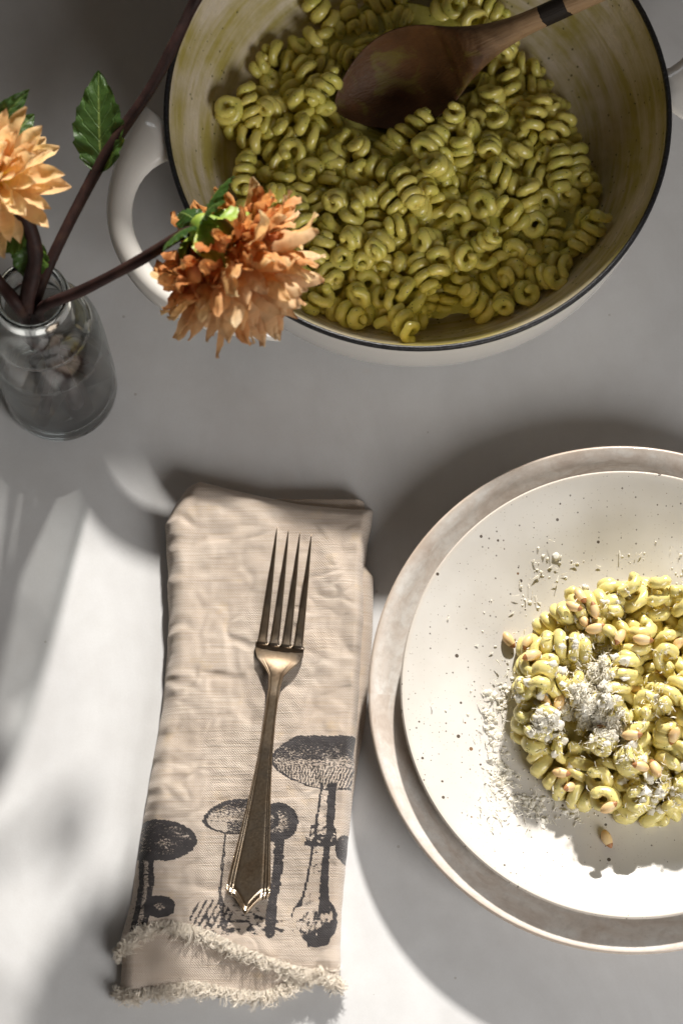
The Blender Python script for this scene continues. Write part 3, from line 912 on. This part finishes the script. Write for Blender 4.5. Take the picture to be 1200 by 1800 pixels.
# ------------------------------------------------------------------ napkin
Lp = [(838, 333), (880, 305), (915, 287), (1000, 293), (1150, 293), (1250, 281), (1330, 267), (1450, 247), (1560, 230), (1620, 218), (1670, 203)]
Rp = [(838, 657), (887, 657), (930, 650), (990, 641), (1100, 640), (1250, 631), (1450, 614), (1600, 600), (1730, 596)]
def ybot(u): return lerp_pts([(0, 1672), (.05, 1648), (.1, 1632), (.2, 1624), (.35, 1636), (.5, 1662), (.65, 1686), (.8, 1704), (1, 1722)], u)
def ytop(u): return lerp_pts([(0, 846), (.06, 838), (.3, 856), (.62, 878), (.9, 888), (1, 886)], u)
def sdf_ell(x, y, cx, cy, rx, ry): return 1 - ((x - cx) / rx) ** 2 - ((y - cy) / ry) ** 2
def sst(a, b, x):
    t = min(1, max(0, (x - a) / (b - a))); return t * t * (3 - 2 * t)
def seg_d(x, y, pts):
    best, bt = 1e9, 0
    for k in range(len(pts) - 1):
        ax, ay = pts[k]; bx, by = pts[k + 1]
        dx, dy = bx - ax, by - ay
        t = min(1, max(0, ((x - ax) * dx + (y - ay) * dy) / (dx * dx + dy * dy)))
        d = math.hypot(x - ax - t * dx, y - ay - t * dy)
        if d < best: best, bt = d, (k + t) / (len(pts) - 1)
    return best, bt
def ink_at(x, y):                 # density of the printed engraving, in picture pixels on the cloth
    if y < 1280: return 0.0
    x += 1.6 * nz(x * .12, y * .12, 5); y += 1.6 * nz(x * .12, y * .12, 9)
    v = 0.0
    def put(a):
        nonlocal v; v = max(v, a)
    # tall mushroom, open cap
    if 470 < x < 640 and 1280 < y < 1400:
        e = sdf_ell(x, y, 566, 1336, 90, 40 + .16 * (x - 478))
        if e > 0 and y > 1294:
            rimy = 1352 + (x - 478) * .04
            if y < 1330 + 8 * math.sin((x - 470) * .02): d = .86 - .25 * sst(1300, 1330, y) * (.5 + .5 * nz(x * .06, y * .1, 1))
            elif y < rimy - 6: d = .62
            else: d = .62 + .26 * math.sin(x * 1.15 + y * .5)
            if e < .10: d = .95
            put(d)
    n_ = nz(x * .10, y * .035, 31); st_ = math.sin(y * .55 + .25 * x)
    d, t = seg_d(x, y, [(577, 1380), (574, 1415), (569, 1462)])
    if d < 14 + 4 * t and y > 1378: put(.93 if (d > 9 + 4 * t or x > 577 - 4 * t) else .50 + .30 * n_ + .08 * st_)
    if 1450 < y < 1488:               # ragged skirt
        hw = 17 + (y - 1450) * .42 + 5 * nz(y * .3, 3) + 3 * math.sin(x * .6)
        if abs(x - 566) < hw: put(.90 if hw - abs(x - 566) < 4 or (y > 1478 + 5 * math.sin(x * .35)) else .50 + .25 * st_)
    d, t = seg_d(x, y, [(564, 1484), (558, 1540), (551, 1600)])
    wd = 17 + 12 * t * t
    if d < wd and y < 1604: put(.93 if (d > wd - 5 or x > 569 - 10 * t) else .44 + .38 * n_ + .08 * st_)
    e = sdf_ell(x, y, 552, 1615, 41 + 3 * nz(y * .12, 8), 46)
    if e > 0 and (y > 1596 or abs(x - 552) > 24): put(.96 if e < .30 or (y - 1622) + .6 * (x - 548) > 14 else .62 + .5 * nz(x * .12, y * .06, 6) + .12 * math.sin(x * .8 + .3 * y))
    e = sdf_ell(x, y, 556, 1652, 24, 12)
    if e > 0: put(.95)
    e = sdf_ell(x, y, 610, 1492, 22, 26)
    if e > 0: put(.85)
    # middle pair
    e = sdf_ell(x, y, 424, 1449, 68, 44)
    if e > 0 and y < 1448 - .04 * (x - 356): put(.97 if e < .2 else .78 - .22 * sst(1410, 1440, y))
    e = sdf_ell(x, y, 424, 1446, 66, 22)
    if e > 0 and y >= 1446 - .04 * (x - 356): put(.9 if e < .22 else (.42 if x < 400 else .7))
    for pts, w, k in (([(397, 1466), (391, 1520), (386, 1575), (392, 1630)], 3, .75), ([(404, 1468), (400, 1530), (399, 1600), (404, 1640)], 2, .5), ([(386, 1560), (390, 1600), (399, 1640)], 4, .7)):
        d, t = seg_d(x, y, pts)
        if d < w: put(k)
    e = sdf_ell(x, y, 487, 1446, 38, 34)
    if e > 0: put(.92 - .30 * sst(.35, .95, e))
    d, t = seg_d(x, y, [(492, 1474), (488, 1530), (478, 1590), (474, 1640)])
    if d < 9: put(.85)
    d, t = seg_d(x, y, [(474, 1480), (470, 1560), (462, 1620)])
    if d < 12: put(.40)
    # moss at their feet
    if 325 < x < 520 and 1565 < y < 1642:
        m_ = (.5 + nz(x * .09, y * .14, 2) * .9) * sst(1570, 1625, y + 18 * math.cos((x - 420) * .03)) * sst(325, 350, x) * (1 - sst(495, 520, x))
        put(min(.85, 1.05 * m_))
    e = sdf_ell(x, y, 368, 1606, 38, 26)
    if e > 0: put(.55 + .3 * math.sin(x * .55 + y * .3))
    # left mushroom
    e = sdf_ell(x, y, 281, 1478, 66, 37 - (x - 281) * .06)
    if e > 0 and y < 1512: put(.97 if (e < .3 or y > 1502) else .80 - .2 * nz(x * .05, y * .08, 4))
    d, t = seg_d(x, y, [(256, 1508), (257, 1550), (250, 1600), (240, 1640)])
    if d < 14: put(.82 if d > 4 else .6)
    e = sdf_ell(x, y, 280, 1592, 28, 20)
    if e > 0: put(.97 - .35 * sst(.75, 1, e))
    d, t = seg_d(x, y, [(240, 1590), (232, 1640)])
    if d < 22: put(.5)
    return v

def fold_z(e, r): 
    q = min(1, max(0, e / r)); return math.sqrt(max(0, 1 - (1 - q) ** 2))
def cloth_attr(me, uv, ink=None):
    a = me.attributes.new("cloth_uv", 'FLOAT_VECTOR', 'POINT'); a.data.foreach_set("vector", np.asarray(uv, np.float32).ravel())
    if ink is not None:
        a = me.attributes.new("ink", 'FLOAT', 'POINT'); a.data.foreach_set("value", np.asarray(ink, np.float32))
napkin = thing("linen_napkin", "folded natural linen napkin printed with black mushrooms and frayed at one end", "napkin")
PXCM = 34.0
def top_z(px, py, u, v):
    W = float(np.interp(py, *zip(*Rp)) - np.interp(py, *zip(*Lp))) / PXCM
    eL, eR = u * W, (1 - u) * W
    eT = (py - ytop(u)) / PXCM
    base = .0165 * (1 - .45 * sst(1400, 1640, py))
    z = base * fold_z(eL, .95) * (fold_z(eR, .55)) * fold_z(eT, .75)
    z = .0015 + z
    inside = min(1, min(eL, eR, eT) / 1.2)
    z += inside * (.0013 * nz(px * .012, py * .008, 1) + .0006 * nz(px * .03, py * .018, 4) + .0003 * nz(px * .08, py * .06, 7))
    # long soft folds near the upper right and along the left edge
    z += .0012 * inside * math.sin((px - .55 * py) * .05 + 2.5 * nz(px * .01, py * .01, 3)) * max(0, 1 - abs(py - 1060) / 240) * sst(500, 600, px)
    z += .0005 * math.sin(py * .13 + 4 * nz(px * .02, py * .02, 6)) * math.exp(-((eL - .55) / .5) ** 2)
    z += .0004 * math.sin(py * .06 + 3 * nz(px * .02, py * .02, 2)) * math.exp(-((eR - .5) / .5) ** 2)
    for fx, fy, sd, am in ((.009, .016, 21, .0008), (.017, .009, 22, .0006), (.022, .034, 23, .0004)):
        w_ = nz(px * .02, py * .02, sd + 5) * .5
        c_ = abs(nz(px * fx + .4 * py * fy + w_, py * fy - .3 * px * fx, sd))
        z += inside * am * (sst(0, .34, c_) - 1) * sst(-.2, .3, nz(px * .006, py * .006, sd + 9))
    # the free edge lifts
    eB = (ybot(u) - py) / PXCM
    z += .0016 * math.exp(-(eB / 1.1) ** 2) * (1 - .85 * sst(.55, 1, u)) * (.35 + .65 * fold_z(eL, .9))
    z -= .003 * math.exp(-(eB / 1.2) ** 2) * sst(.55, 1, u) * inside
    return max(z, .0012)
NU, NV = 190, 440
vv, uvs, inks = [], [], []
for j in range(NV):
    t = j / (NV - 1)
    for i in range(NU):
        u = i / (NU - 1); u = .5 - .5 * math.cos(PI * u) * (.75 + .25 * abs(math.cos(PI * u)))   # denser at the folds
        py = ytop(u) + (ybot(u) - ytop(u)) * t
        L, R = float(np.interp(py, *zip(*Lp))), float(np.interp(py, *zip(*Rp)))
        L += 3 * nz(0, py * .02, 1) + .8 * nz(0, py * .08, 1); R += 2.5 * nz(5, py * .03, 1)
        px = L + (R - L) * u
        z = top_z(px, py, u, t)
        p = unp(px, py, .015)
        vv.append((p[0], p[1], z)); uvs.append((p[0], p[1], 0)); inks.append(ink_at(px, py))
me = mesh("upper_layer", vv, grid_faces(NV, NU), LINEN)
cloth_attr(me, uvs, inks)
up_o = obj("upper_layer", me, napkin)
md = up_o.modifiers.new("thickness", 'SOLIDIFY'); md.thickness = .0007; md.offset = -1
NAP = BVHTree.FromPolygons([Vector(p) for p in vv], grid_faces(NV, NU))
top_edge = [vv[(NV - 1) * NU + i] for i in range(NU)]
# lower layer: shows at the frayed end and along the right edge
L2 = [(870, 345), (950, 310), (1500, 262), (1600, 232), (1680, 214), (1760, 208)]
R2 = [(870, 640), (960, 646), (988, 640), (1012, 657), (1100, 655), (1180, 650), (1260, 642), (1400, 620), (1600, 598), (1690, 585), (1760, 570)]
def ybot2(u): return lerp_pts([(0, 1738), (.06, 1752), (.2, 1742), (.36, 1733), (.55, 1746), (.7, 1752), (.78, 1738), (.9, 1715), (1, 1695)], u)
vv2, uv2 = [], []
NU2, NV2 = 120, 300
for j in range(NV2):
    t = j / (NV2 - 1)
    for i in range(NU2):
        u = .5 - .5 * math.cos(PI * i / (NU2 - 1))
        py = 880 + (ybot2(u) - 880) * t
        L, R = float(np.interp(py, *zip(*L2))), float(np.interp(py, *zip(*R2)))
        px = L + (R - L) * u
        W = (R - L) / PXCM
        eB = (ybot2(u) - py) / PXCM
        z = .0012 + .0088 * fold_z(u * W, .7) * fold_z((1 - u) * W, .5) * (.75 + .25 * sst(0, 1.8, eB)) + .0007 * nz(px * .03, py * .03, 12)
        p = unp(px, py, .007)
        vv2.append((p[0], p[1], max(.001, z))); uv2.append((p[0] * 1.0 + .37, p[1], 0))
me = mesh("lower_layer", vv2, grid_faces(NV2, NU2), LINEN_PLAIN); cloth_attr(me, uv2)
lo_o = obj("lower_layer", me, napkin)
md = lo_o.modifiers.new("thickness", 'SOLIDIFY'); md.thickness = .0007; md.offset = -1
low_edge = [vv2[(NV2 - 1) * NU2 + i] for i in range(NU2)]
# frayed threads
def fringe(edge, seed, per, length, name, back):
    g = np.random.default_rng(seed)
    e = np.array(edge); d = np.concatenate([[0], np.cumsum(np.linalg.norm(np.diff(e, axis=0), axis=1))])
    b = Bag(); locks = int(d[-1] / .001 * per)
    def at_(s): return np.array([np.interp(s, d, e[:, c]) for c in range(3)])
    for k in range(locks):         # each lock is a few fibres that curl together
        s = g.uniform(0, d[-1])
        p = at_(s); q = at_(min(d[-1], s + .003)) - at_(max(0, s - .003)); q /= np.linalg.norm(q) + 1e-9
        outw = np.array([q[1], -q[0], 0.]); outw /= np.linalg.norm(outw) + 1e-9
        if outw[1] > .35 or (abs(outw[1]) < .2 and outw[0] > 0 and s < d[-1] * .5): outw = -outw
        lean = 1.0 * nz(s * 230, seed) + g.normal() * .5
        dir0 = outw + q * lean + np.array([0, 0, g.uniform(-.15, .3)]); dir0 /= np.linalg.norm(dir0)
        L = length * g.uniform(.55, 1.2) * (1 + .45 * nz(s * 120, seed + 3))
        root = p - outw * g.uniform(0, back) + np.array([0, 0, g.uniform(0, .0011)])
        turn = g.uniform(.4, 2.8) * g.choice([-1, 1]); tilt = g.normal(0, .5)
        spin = np.array([tilt, g.normal(0, .5), 1.0]); spin /= np.linalg.norm(spin)
        for h in range(4):
            cur = root + g.normal(size=3) * .00028; dv = dir0 + g.normal(size=3) * .12; path = [cur.copy()]
            tt = turn * g.uniform(.85, 1.15)
            for i in range(9):
                u = i / 8
                a = tt / 9 * (.3 + 1.7 * u)
                dv = dv * math.cos(a) + np.cross(spin, dv) * math.sin(a) + np.array([0, 0, -.05]); dv /= np.linalg.norm(dv)
                cur = cur + dv * L / 9
                cur[2] = max(cur[2], .0005)
                path.append(cur.copy())
            b.add(*sweep(np.array(path), np.linspace(1, .6, 10) * g.uniform(.00010, .00019), 3, 1.0, False))
    o = obj(name, b.mesh(name, THREAD), napkin); o["kind"] = "stuff"
    return o
fringe(top_edge, 3, 8, .0075, "frayed_edge", .0030)
fringe(low_edge, 8, 7, .0078, "frayed_edge", .0028)

# ------------------------------------------------------------------ fork
f0 = unp(430, 1606, .021); f1 = unp(517.5, 928, .030)
fdir = np.array([f1[0] - f0[0], f1[1] - f0[1]]); FL = float(np.linalg.norm(fdir)); fdir /= FL
fside = np.array([fdir[1], -fdir[0]])
def nap_z(x, y):
    h = NAP.ray_cast(Vector((x, y, .2)), Vector((0, 0, -1)))
    return h[0].z if h[0] is not None else 0.0
hs = [max(nap_z(*(f0[:2] + fdir * s + fside * w)) for w in (-.009, 0, .009)) for s in np.linspace(.004, FL - .004, 30)]
z_end, z_head = max(hs[:4]), max(hs[18:23])
fork_base = np.array([f0[0], f0[1], 0.])
def fork_z(s):                    # centre line height above the table
    t = s / FL
    arch = np.interp(t, [0, .10, .25, .42, .56, .66, .72, .80, .90, 1.0], [.0016, .0026, .0052, .0072, .0058, .0026, .0014, .0020, .0058, .0108])
    return arch + z_end + (z_head - z_end) * min(1, t / .7)
zs = np.array([fork_z(s) for s in np.linspace(0, FL, 60)])
lift = max(0, max(h + .0012 - fork_z(s) for h, s in zip(hs, np.linspace(.004, FL - .004, 30)))) * .55
def fp(s, w, h): 
    q = fork_base[:2] + fdir * s + fside * w
    return (q[0], q[1], fork_z(s) + lift + h)
fork = thing("silver_fork", "tarnished silver dinner fork with four tines lying on the linen napkin", "fork")
def half_w(s):                    # half width of the handle and head, metres
    return float(np.interp(s / FL, [0, .045, .06, .10, .20, .30, .40, .50, .58, .615, .635, .655, .675, .70], [.0110, .0113, .0114, .0106, .0080, .0056, .0038, .0030, .0030, .0040, .0072, .0110, .0126, .0126]))
def strip(name, s_list, cols, prof, s_of=None):
    v = []
    ns, nc = len(s_list), len(cols)
    for s in s_list:
        for c in cols:
            ss = s if s_of is None else s_of(s, c)
            v.append(fp(ss, c * half_w(ss), prof(ss, c)))
    for s in s_list:
        for c in cols:
            ss = s if s_of is None else s_of(s, c)
            v.append(fp(ss, c * half_w(ss) * .96, -.0011 + .0009 * abs(c) ** 3))
    n0 = ns * nc
    f = [q for q in grid_faces(ns, nc)] + [tuple(i + n0 for i in q[::-1]) for q in grid_faces(ns, nc)]
    for i in range(ns - 1):
        a, b = i * nc, (i + 1) * nc
        f.append((a, n0 + a, n0 + b, b)); f.append((a + nc - 1, b + nc - 1, n0 + b + nc - 1, n0 + a + nc - 1))
    for j in range(nc - 1):
        f.append((j, j + 1, n0 + j + 1, n0 + j)); k = (ns - 1) * nc
        f.append((k + j, n0 + k + j, n0 + k + j + 1, k + j + 1))
    return mesh(name, v, f, SILVER)
cols = sorted({round(c, 4) for c in [s * x for s in (-1, 1) for x in (0, .15, .3, .45, .55, .60, .64, .67, .71, .75, .79, .83, .87, .92, .96, 1.0)]})
def hprof(s, c):
    a = abs(c); t = s / FL
    h = float(np.interp(a, [0, .55, .62, .66, .70, .76, .80, .84, .90, .96, 1.0], [.0006, .0006, .0005, .0001, .0007, .0008, .0003, .0008, .0009, .0004, -.0003]))
    flat = float(np.interp(t, [.50, .60, .66], [1, .6, 0]))
    dome = .0009 * (1 - a * a)
    h = h * flat + dome * (1 - flat)
    if t > .62: h -= .0009 * sst(.62, .68, t) * (1 - a * a) * 1.6      # the head is dished
    e = end_s(c)
    q = (s - e)
    h += .0010 * math.exp(-((q - .0016) / .0011) ** 2) - .0006 * math.exp(-((q - .0042) / .0010) ** 2)
    return h
def end_s(c):
    a = abs(c)
    return float(np.interp(a, [0, .15, .35, .55, .75, .9, 1.0], [0, .0018, .0052, .0078, .0086, .0092, .0112]))
def s_of(t, c): return end_s(c) + (FL * .70 - end_s(c)) * t
ts = np.concatenate([np.linspace(0, .05, 22), np.linspace(.055, .8, 60), np.linspace(.81, 1, 26)])
obj("handle", strip("handle", ts, cols, hprof, s_of), fork)
# tines
for k in range(4):
    c0 = (-.75 + .5 * k) * .0126 * .99
    c1 = (-1.5 + k) * .00605
    sl = np.linspace(FL * .693, FL - (0.0002 + .0006 * k), 40)
    v = []; m_ = 10
    for s in sl:
        t = (s - sl[0]) / (sl[-1] - sl[0])
        w = (.0024 * (1 - t) ** .70 + .00008) if t > .06 else .0024 * .955 + .0012 * (1 - t / .06) ** 2
        cc = c0 + (c1 - c0) * t
        th = .0011 * (1 - .93 * t)
        for q in range(m_):
            a = 2 * PI * q / m_
            v.append(fp(s, cc + w * math.copysign(abs(math.cos(a)) ** .55, math.cos(a)), th * math.copysign(abs(math.sin(a)) ** .35, math.sin(a))))
    f = grid_faces(len(sl), m_, wrap_v=True); f.append(tuple(range(m_))); f.append(tuple(reversed(range((len(sl) - 1) * m_, len(sl) * m_))))
    obj("tine", mesh("tine", v, f, DARK_REFLECTION), fork)

# ------------------------------------------------------------------ glass bottle
BT = np.array([-.1505, .449, 0])
bottle = thing("glass_bottle", "clear glass bottle vase of water holding flower stems", "bottle", BT)
OUTB = smooth_curve([(.0005, .0012), (.020, .0010), (.0265, .0), (.0295, .0025), (.0305, .008), (.0305, .05), (.0300, .080), (.0285, .097), (.0245, .110), (.0190, .1195), (.0168, .127), (.0165, .1345),
                     (.0172, .1375), (.0188, .1395), (.0190, .1440), (.0182, .1480), (.0165, .1495), (.0152, .1485), (.0147, .1450), (.0146, .135), (.0150, .127), (.0173, .1190), (.0228, .1092), (.0267, .0965), (.0282, .080),
                     (.0287, .05), (.0287, .011), (.0260, .0068), (.014, .0058), (.0005, .0056)], 150)
hi = OUTB[:, 1] > .1085            # the thick neck bends light strongly, the thin body hardly
i0, i1 = int(np.argmax(hi)), len(hi) - int(np.argmax(hi[::-1]))
v, f = lathe(OUTB[i0 - 1:i1 + 1], 96); obj("neck", mesh("neck", v, f, GLASS), bottle)
ka = int(np.argmax(OUTB[:i0, 1] > .0105)); kb = i1 + int(np.argmax(OUTB[i1:, 1] < .0135))
v, f = lathe(np.vstack([OUTB[kb - 1:], OUTB[:ka + 1]]), 96); obj("base", mesh("base", v, f, GLASS), bottle)
v, f = lathe(OUTB[ka:i0 + 1], 96); body = obj("body", mesh("body", v, f, THIN), bottle)
v, f = lathe(OUTB[i1:kb], 96); obj("inner_wall", mesh("inner_wall", v, f, THIN), body)
WATP = smooth_curve([(.0005, .0053), (.014, .0055), (.0262, .0065), (.0290, .0108), (.0290, .05), (.0285, .0782), (.0282, .0794), (.0265, .0782), (.0005, .0778)], 60)
v, f = lathe(WATP, 72); obj("water", mesh("water", v, f, WATER), bottle)

# ------------------------------------------------------------------ flowers
def set_float(me, name, vals):
    a = me.attributes.new(name, 'FLOAT', 'POINT'); a.data.foreach_set("value", np.asarray(vals, np.float32))
def petal_mesh(seed, L, W, curl, cup, crumple, mat):
    g = np.random.default_rng(seed); o = g.uniform(0, 50)
    n, m_ = 13, 7
    v, al = [], []
    ang = 0.0; x = z = 0.0; st = L / (n - 1)
    for i in range(n):
        t = i / (n - 1)
        w = W * (.30 + .70 * math.sin(PI * min(1, t * .62 + .12)) ** 1.2) * (1 - max(0, (t - .72) / .28) ** 2 * .93)
        for j in range(m_):
            c = j / (m_ - 1) * 2 - 1
            roll = cup * (.5 + .5 * t)
            yy = w * math.sin(c * roll) / max(roll, 1e-3); zz = w * (1 - math.cos(c * roll)) / max(roll, 1e-3)
            cr = crumple * (nz(t * 5 + o, c * 1.6, o) * .0035 + nz(t * 11 + o, c * 3.5, o + 4) * .0013) * min(1, t * 2)
            v.append((x - math.sin(ang) * (zz + cr), yy + crumple * .0016 * nz(t * 4, o, 3) * t, z + math.cos(ang) * (zz + cr))); al.append(t)
        ang += curl / (n - 1) * (.4 + 1.4 * t) + crumple * .10 * nz(t * 6, o, 7)
        x += math.cos(ang) * st; z += math.sin(ang) * st
    me = mesh("petal", v, grid_faces(n, m_), mat); set_float(me, "along", al)
    return me
def stem_obj(pts, r0, r1, parent, name="stem", n=60):
    p = smooth_curve(pts, n)
    v, f = sweep(p, np.linspace(r0, r1, n) * (1 + .05 * np.sin(np.linspace(0, 30, n))), 10)
    return obj(name, mesh(name, v, f, STEM), parent)
def leaf_mesh(L, W, seed, mat, bend=.5, serr=.10, fold=.25):
    n, m_ = 34, 13
    g = np.random.default_rng(seed); o = g.uniform(0, 40)
    v, al, ac = [], [], []
    ang = 0; x = z = 0.
    for i in range(n):
        t = i / (n - 1)
        w = W * (math.sin(PI * t ** .72) ** .85 if 0 < t < 1 else 0) * (1 + serr * (((t * 6) % 1) - .5) * (1 if .15 < t < .9 else 0)) + .0001
        for j in range(m_):
            c = j / (m_ - 1) * 2 - 1
            rip = .0018 * nz(t * 7 + o, c * 3, o) * abs(c) + .0016 * abs(c) * math.sin(t * 40 - abs(c) * 6)* .35
            v.append((x - math.sin(ang) * 0, w * c, z + w * abs(c) * fold + rip)); al.append(t); ac.append(c)
        ang += bend / n; x += math.cos(ang) * L / n; z -= math.sin(ang) * L / n
    me = mesh("leaf", v, grid_faces(n, m_), mat); set_float(me, "along", al); set_float(me, "across", ac)
    return me
def orient(o, loc, xdir, up):
    x = Vector(xdir).normalized(); y = Vector(up).cross(x).normalized(); z = x.cross(y)
    mt = Matrix((x, y, z)).transposed().to_4x4(); mt.translation = Vector(loc)
    o.matrix_basis = mt
    return o
random.seed(42)
DRY = [petal_mesh(300 + k, .031, .0050, (-1) ** k * random.uniform(.3, 1.5), random.uniform(.7, 1.6), 1.8, PETAL_DRY) for k in range(7)]
MID = [petal_mesh(340 + k, .033, .0052, (-1) ** k * random.uniform(.2, .9), random.uniform(.6, 1.3), .8, PETAL_MID) for k in range(7)]
PAL = [petal_mesh(380 + k, .035, .0056, random.uniform(-.5, .4), random.uniform(.5, 1.0), .6, PETAL_PALE) for k in range(6)]
FRE = [petal_mesh(420 + k, .031, .0056, random.uniform(-.1, .7), random.uniform(1.0, 1.8), .45, PETAL_FRESH) for k in range(6)]
def flower_head(parent, C, axis, n, th_max, pick, seed, r0=.007, scale=1.0, th_min=.1, shift=.010):
    """petals set round the axis by the golden angle; angle from the axis grows with the index"""
    g = np.random.default_rng(seed)
    A = Vector(axis).normalized()
    B = A.orthogonal().normalized(); Cc = A.cross(B)
    for k in range(n):
        t = (k + .5) / n
        th = th_min + (th_max - th_min) * t ** .75 + g.normal() * .11
        ph = k * 2.39996 + g.normal() * .12
        rad = B * math.cos(ph) + Cc * math.sin(ph)
        d = A * math.cos(th) + rad * math.sin(th)
        root = Vector(C) - A * shift * t + rad * r0 * math.sin(min(th, 1.6)) * .8
        me, sc = pick(t, g, d)
        o = obj("petal", me, parent)
        out = A * -math.sin(th) + rad * math.cos(th)          # up side of the petal faces the axis
        orient(o, root, d, A * math.sin(th) - rad * math.cos(th) + Vector(g.normal(size=3) * .35))
        o.matrix_basis = o.matrix_basis @ Matrix.Scale(sc * scale * g.uniform(.82, 1.1), 4)

MOUTH = np.array([BT[0], BT[1], .148])
def inside(a, z, r): return np.array([BT[0] + r * math.cos(a), BT[1] + r * math.sin(a), z])

# -- wilted dahlia leaning over the pot
wilted = thing("wilted_dahlia", "wilted orange dahlia drooping over the pot edge from the glass bottle", "flower")
FC = Vector(unp(418, 470, .184))
Z0 = .17
back = Vector(unp(352, 408, .192))
stem_obj([inside(2.6, .012, .017), inside(1.5, .08, .003), unp(70, 545, .146), unp(150, 508, .164), unp(245, 458, .179), unp(320, 412, .190), tuple(back)], .0030, .0026, wilted)
ax = (FC - back); ax = Vector((.62, -.62, -.48)).normalized()
def pick_w(t, g, d):
    if t < .30: return PAL[int(g.integers(6))], 1.0
    if t < .58: return (PAL if g.random() < .55 else MID)[int(g.integers(6))], 1.05
    if t < .70: return MID[int(g.integers(7))], .98
    return DRY[int(g.integers(7))], .86
flower_head(wilted, FC, ax, 190, 2.05, pick_w, 61, r0=.010, scale=1.06, shift=.014)
v, f = lathe(smooth_curve([(.0005, -.016), (.004, -.0145), (.0085, -.009), (.0105, -.003), (.0095, .004), (.0005, .008)], 24), 24)
cal = obj("calyx", mesh("calyx", v, f, CALYX), wilted)
orient(cal, FC - ax * .016, Vector((ax.y, -ax.x, 0)), ax)
for k in range(9):
    g = np.random.default_rng(70 + k)
    a = k * 2 * PI / 9 * 1.0
    B = ax.orthogonal().normalized(); Cc = ax.cross(B); rad = B * math.cos(a) + Cc * math.sin(a)
    inner = k % 2 == 0
    if inner:                      # lime bracts hugging the petals
        o = obj("bract", leaf_mesh(.027, .0078, 80 + k, CALYX, .6, 0, .3), wilted)
        orient(o, FC - ax * .026 + rad * .005, rad * .9 + ax * .40, rad - ax * .3)
    else:
        o = obj("sepal", leaf_mesh(.026, .0068, 80 + k, SEPAL, -.8, 0, .4), wilted)
        orient(o, FC - ax * .029 + rad * .004, rad * .9 - ax * .55, rad + ax * .2)
# -- apricot dahlia, half out of the picture
fresh = thing("apricot_dahlia", "apricot dahlia in bloom rising out of the glass bottle", "flower")
AC = Vector(unp(-18, 300, .205))
stem_obj([inside(-.9, .014, .016), inside(2.4, .08, .004), unp(48, 540, .146), unp(58, 480, .165), unp(62, 440, .175), unp(44, 382, .188), tuple(AC - Vector((-.1, .3, .8)) * .008)], .0042, .0036, fresh)
flower_head(fresh, AC, (-.05, .12, 1), 90, 2.0, lambda t, g, d: (FRE[int(g.integers(6))], 1.0 if t > .3 else .8), 91, r0=.006, scale=.98, shift=.014)
v, f = lathe(smooth_curve([(.0005, -.010), (.006, -.008), (.0085, 0), (.006, .005), (.0005, .006)], 20), 20)
obj("calyx", mesh("calyx", v, f, CALYX), fresh, AC - Vector((0, 0, .014)))
for (px, py, z, qx, qy, qz, L, W, sd) in ((62, 420, .178, 42, 505, .160, .026, .009, 1), (50, 400, .182, -30, 420, .180, .030, .011, 2), (0, 262, .195, 62, 195, .200, .024, .007, 3), (-25, 240, .19, 48, 155, .205, .030, .006, 4), (-15, 430, .175, 20, 385, .185, .022, .008, 5)):
    a, b = Vector(unp(px, py, z)), Vector(unp(qx, qy, qz))
    o = obj("leaf", leaf_mesh((b - a).length * 1.02, W, sd, LEAF, .5), fresh)
    orient(o, a, b - a, (.1, -.2, 1))
# -- tall stem with a bud and one leaf
tall = thing("bud_stem", "long dark stem with one serrated green leaf leaning from the bottle past the pot", "flower")
BUD = Vector(unp(390, -66, .208))
stem_obj([inside(-2.0, .013, .018), inside(-.5, .08, .005), unp(62, 532, .147), unp(170, 300, .168), unp(262, 160, .182), unp(310, 70, .190), unp(345, -2, .196), tuple(BUD)], .0031, .0027, tall)
v, f = lathe(smooth_curve([(.0005, -.012), (.006, -.009), (.0095, 0), (.008, .008), (.003, .013), (.0005, .0138)], 26), 24)
bud = obj("bud", mesh("bud", v, f, CALYX), tall)
orient(bud, BUD + Vector((.004, .008, .004)), (1, -.3, 0), (.3, .8, .4))
la, lb = Vector(unp(178, 304, .1685)), Vector(unp(168, 114, .186))
lf = obj("leaf", leaf_mesh((lb - la).length, .0125, 12, LEAF, .25, .16, .18), tall); orient(lf, la, lb - la, (-.15, -.35, 1))
# -- last stem, leaving the picture
side = thing("leafy_stem", "dark flower stem leaning out over the far side of the bottle mouth", "flower")
stem_obj([inside(.4, .013, .017), inside(3.0, .08, .004), unp(40, 548, .146), unp(-5, 492, .160), unp(-60, 430, .18), unp(-120, 380, .20)], .0036, .0030, side)
o = obj("leaf", leaf_mesh(.05, .016, 33, LEAF, .6), side); orient(o, unp(-120, 380, .20), (-.5, .5, .2), (0, 0, 1))
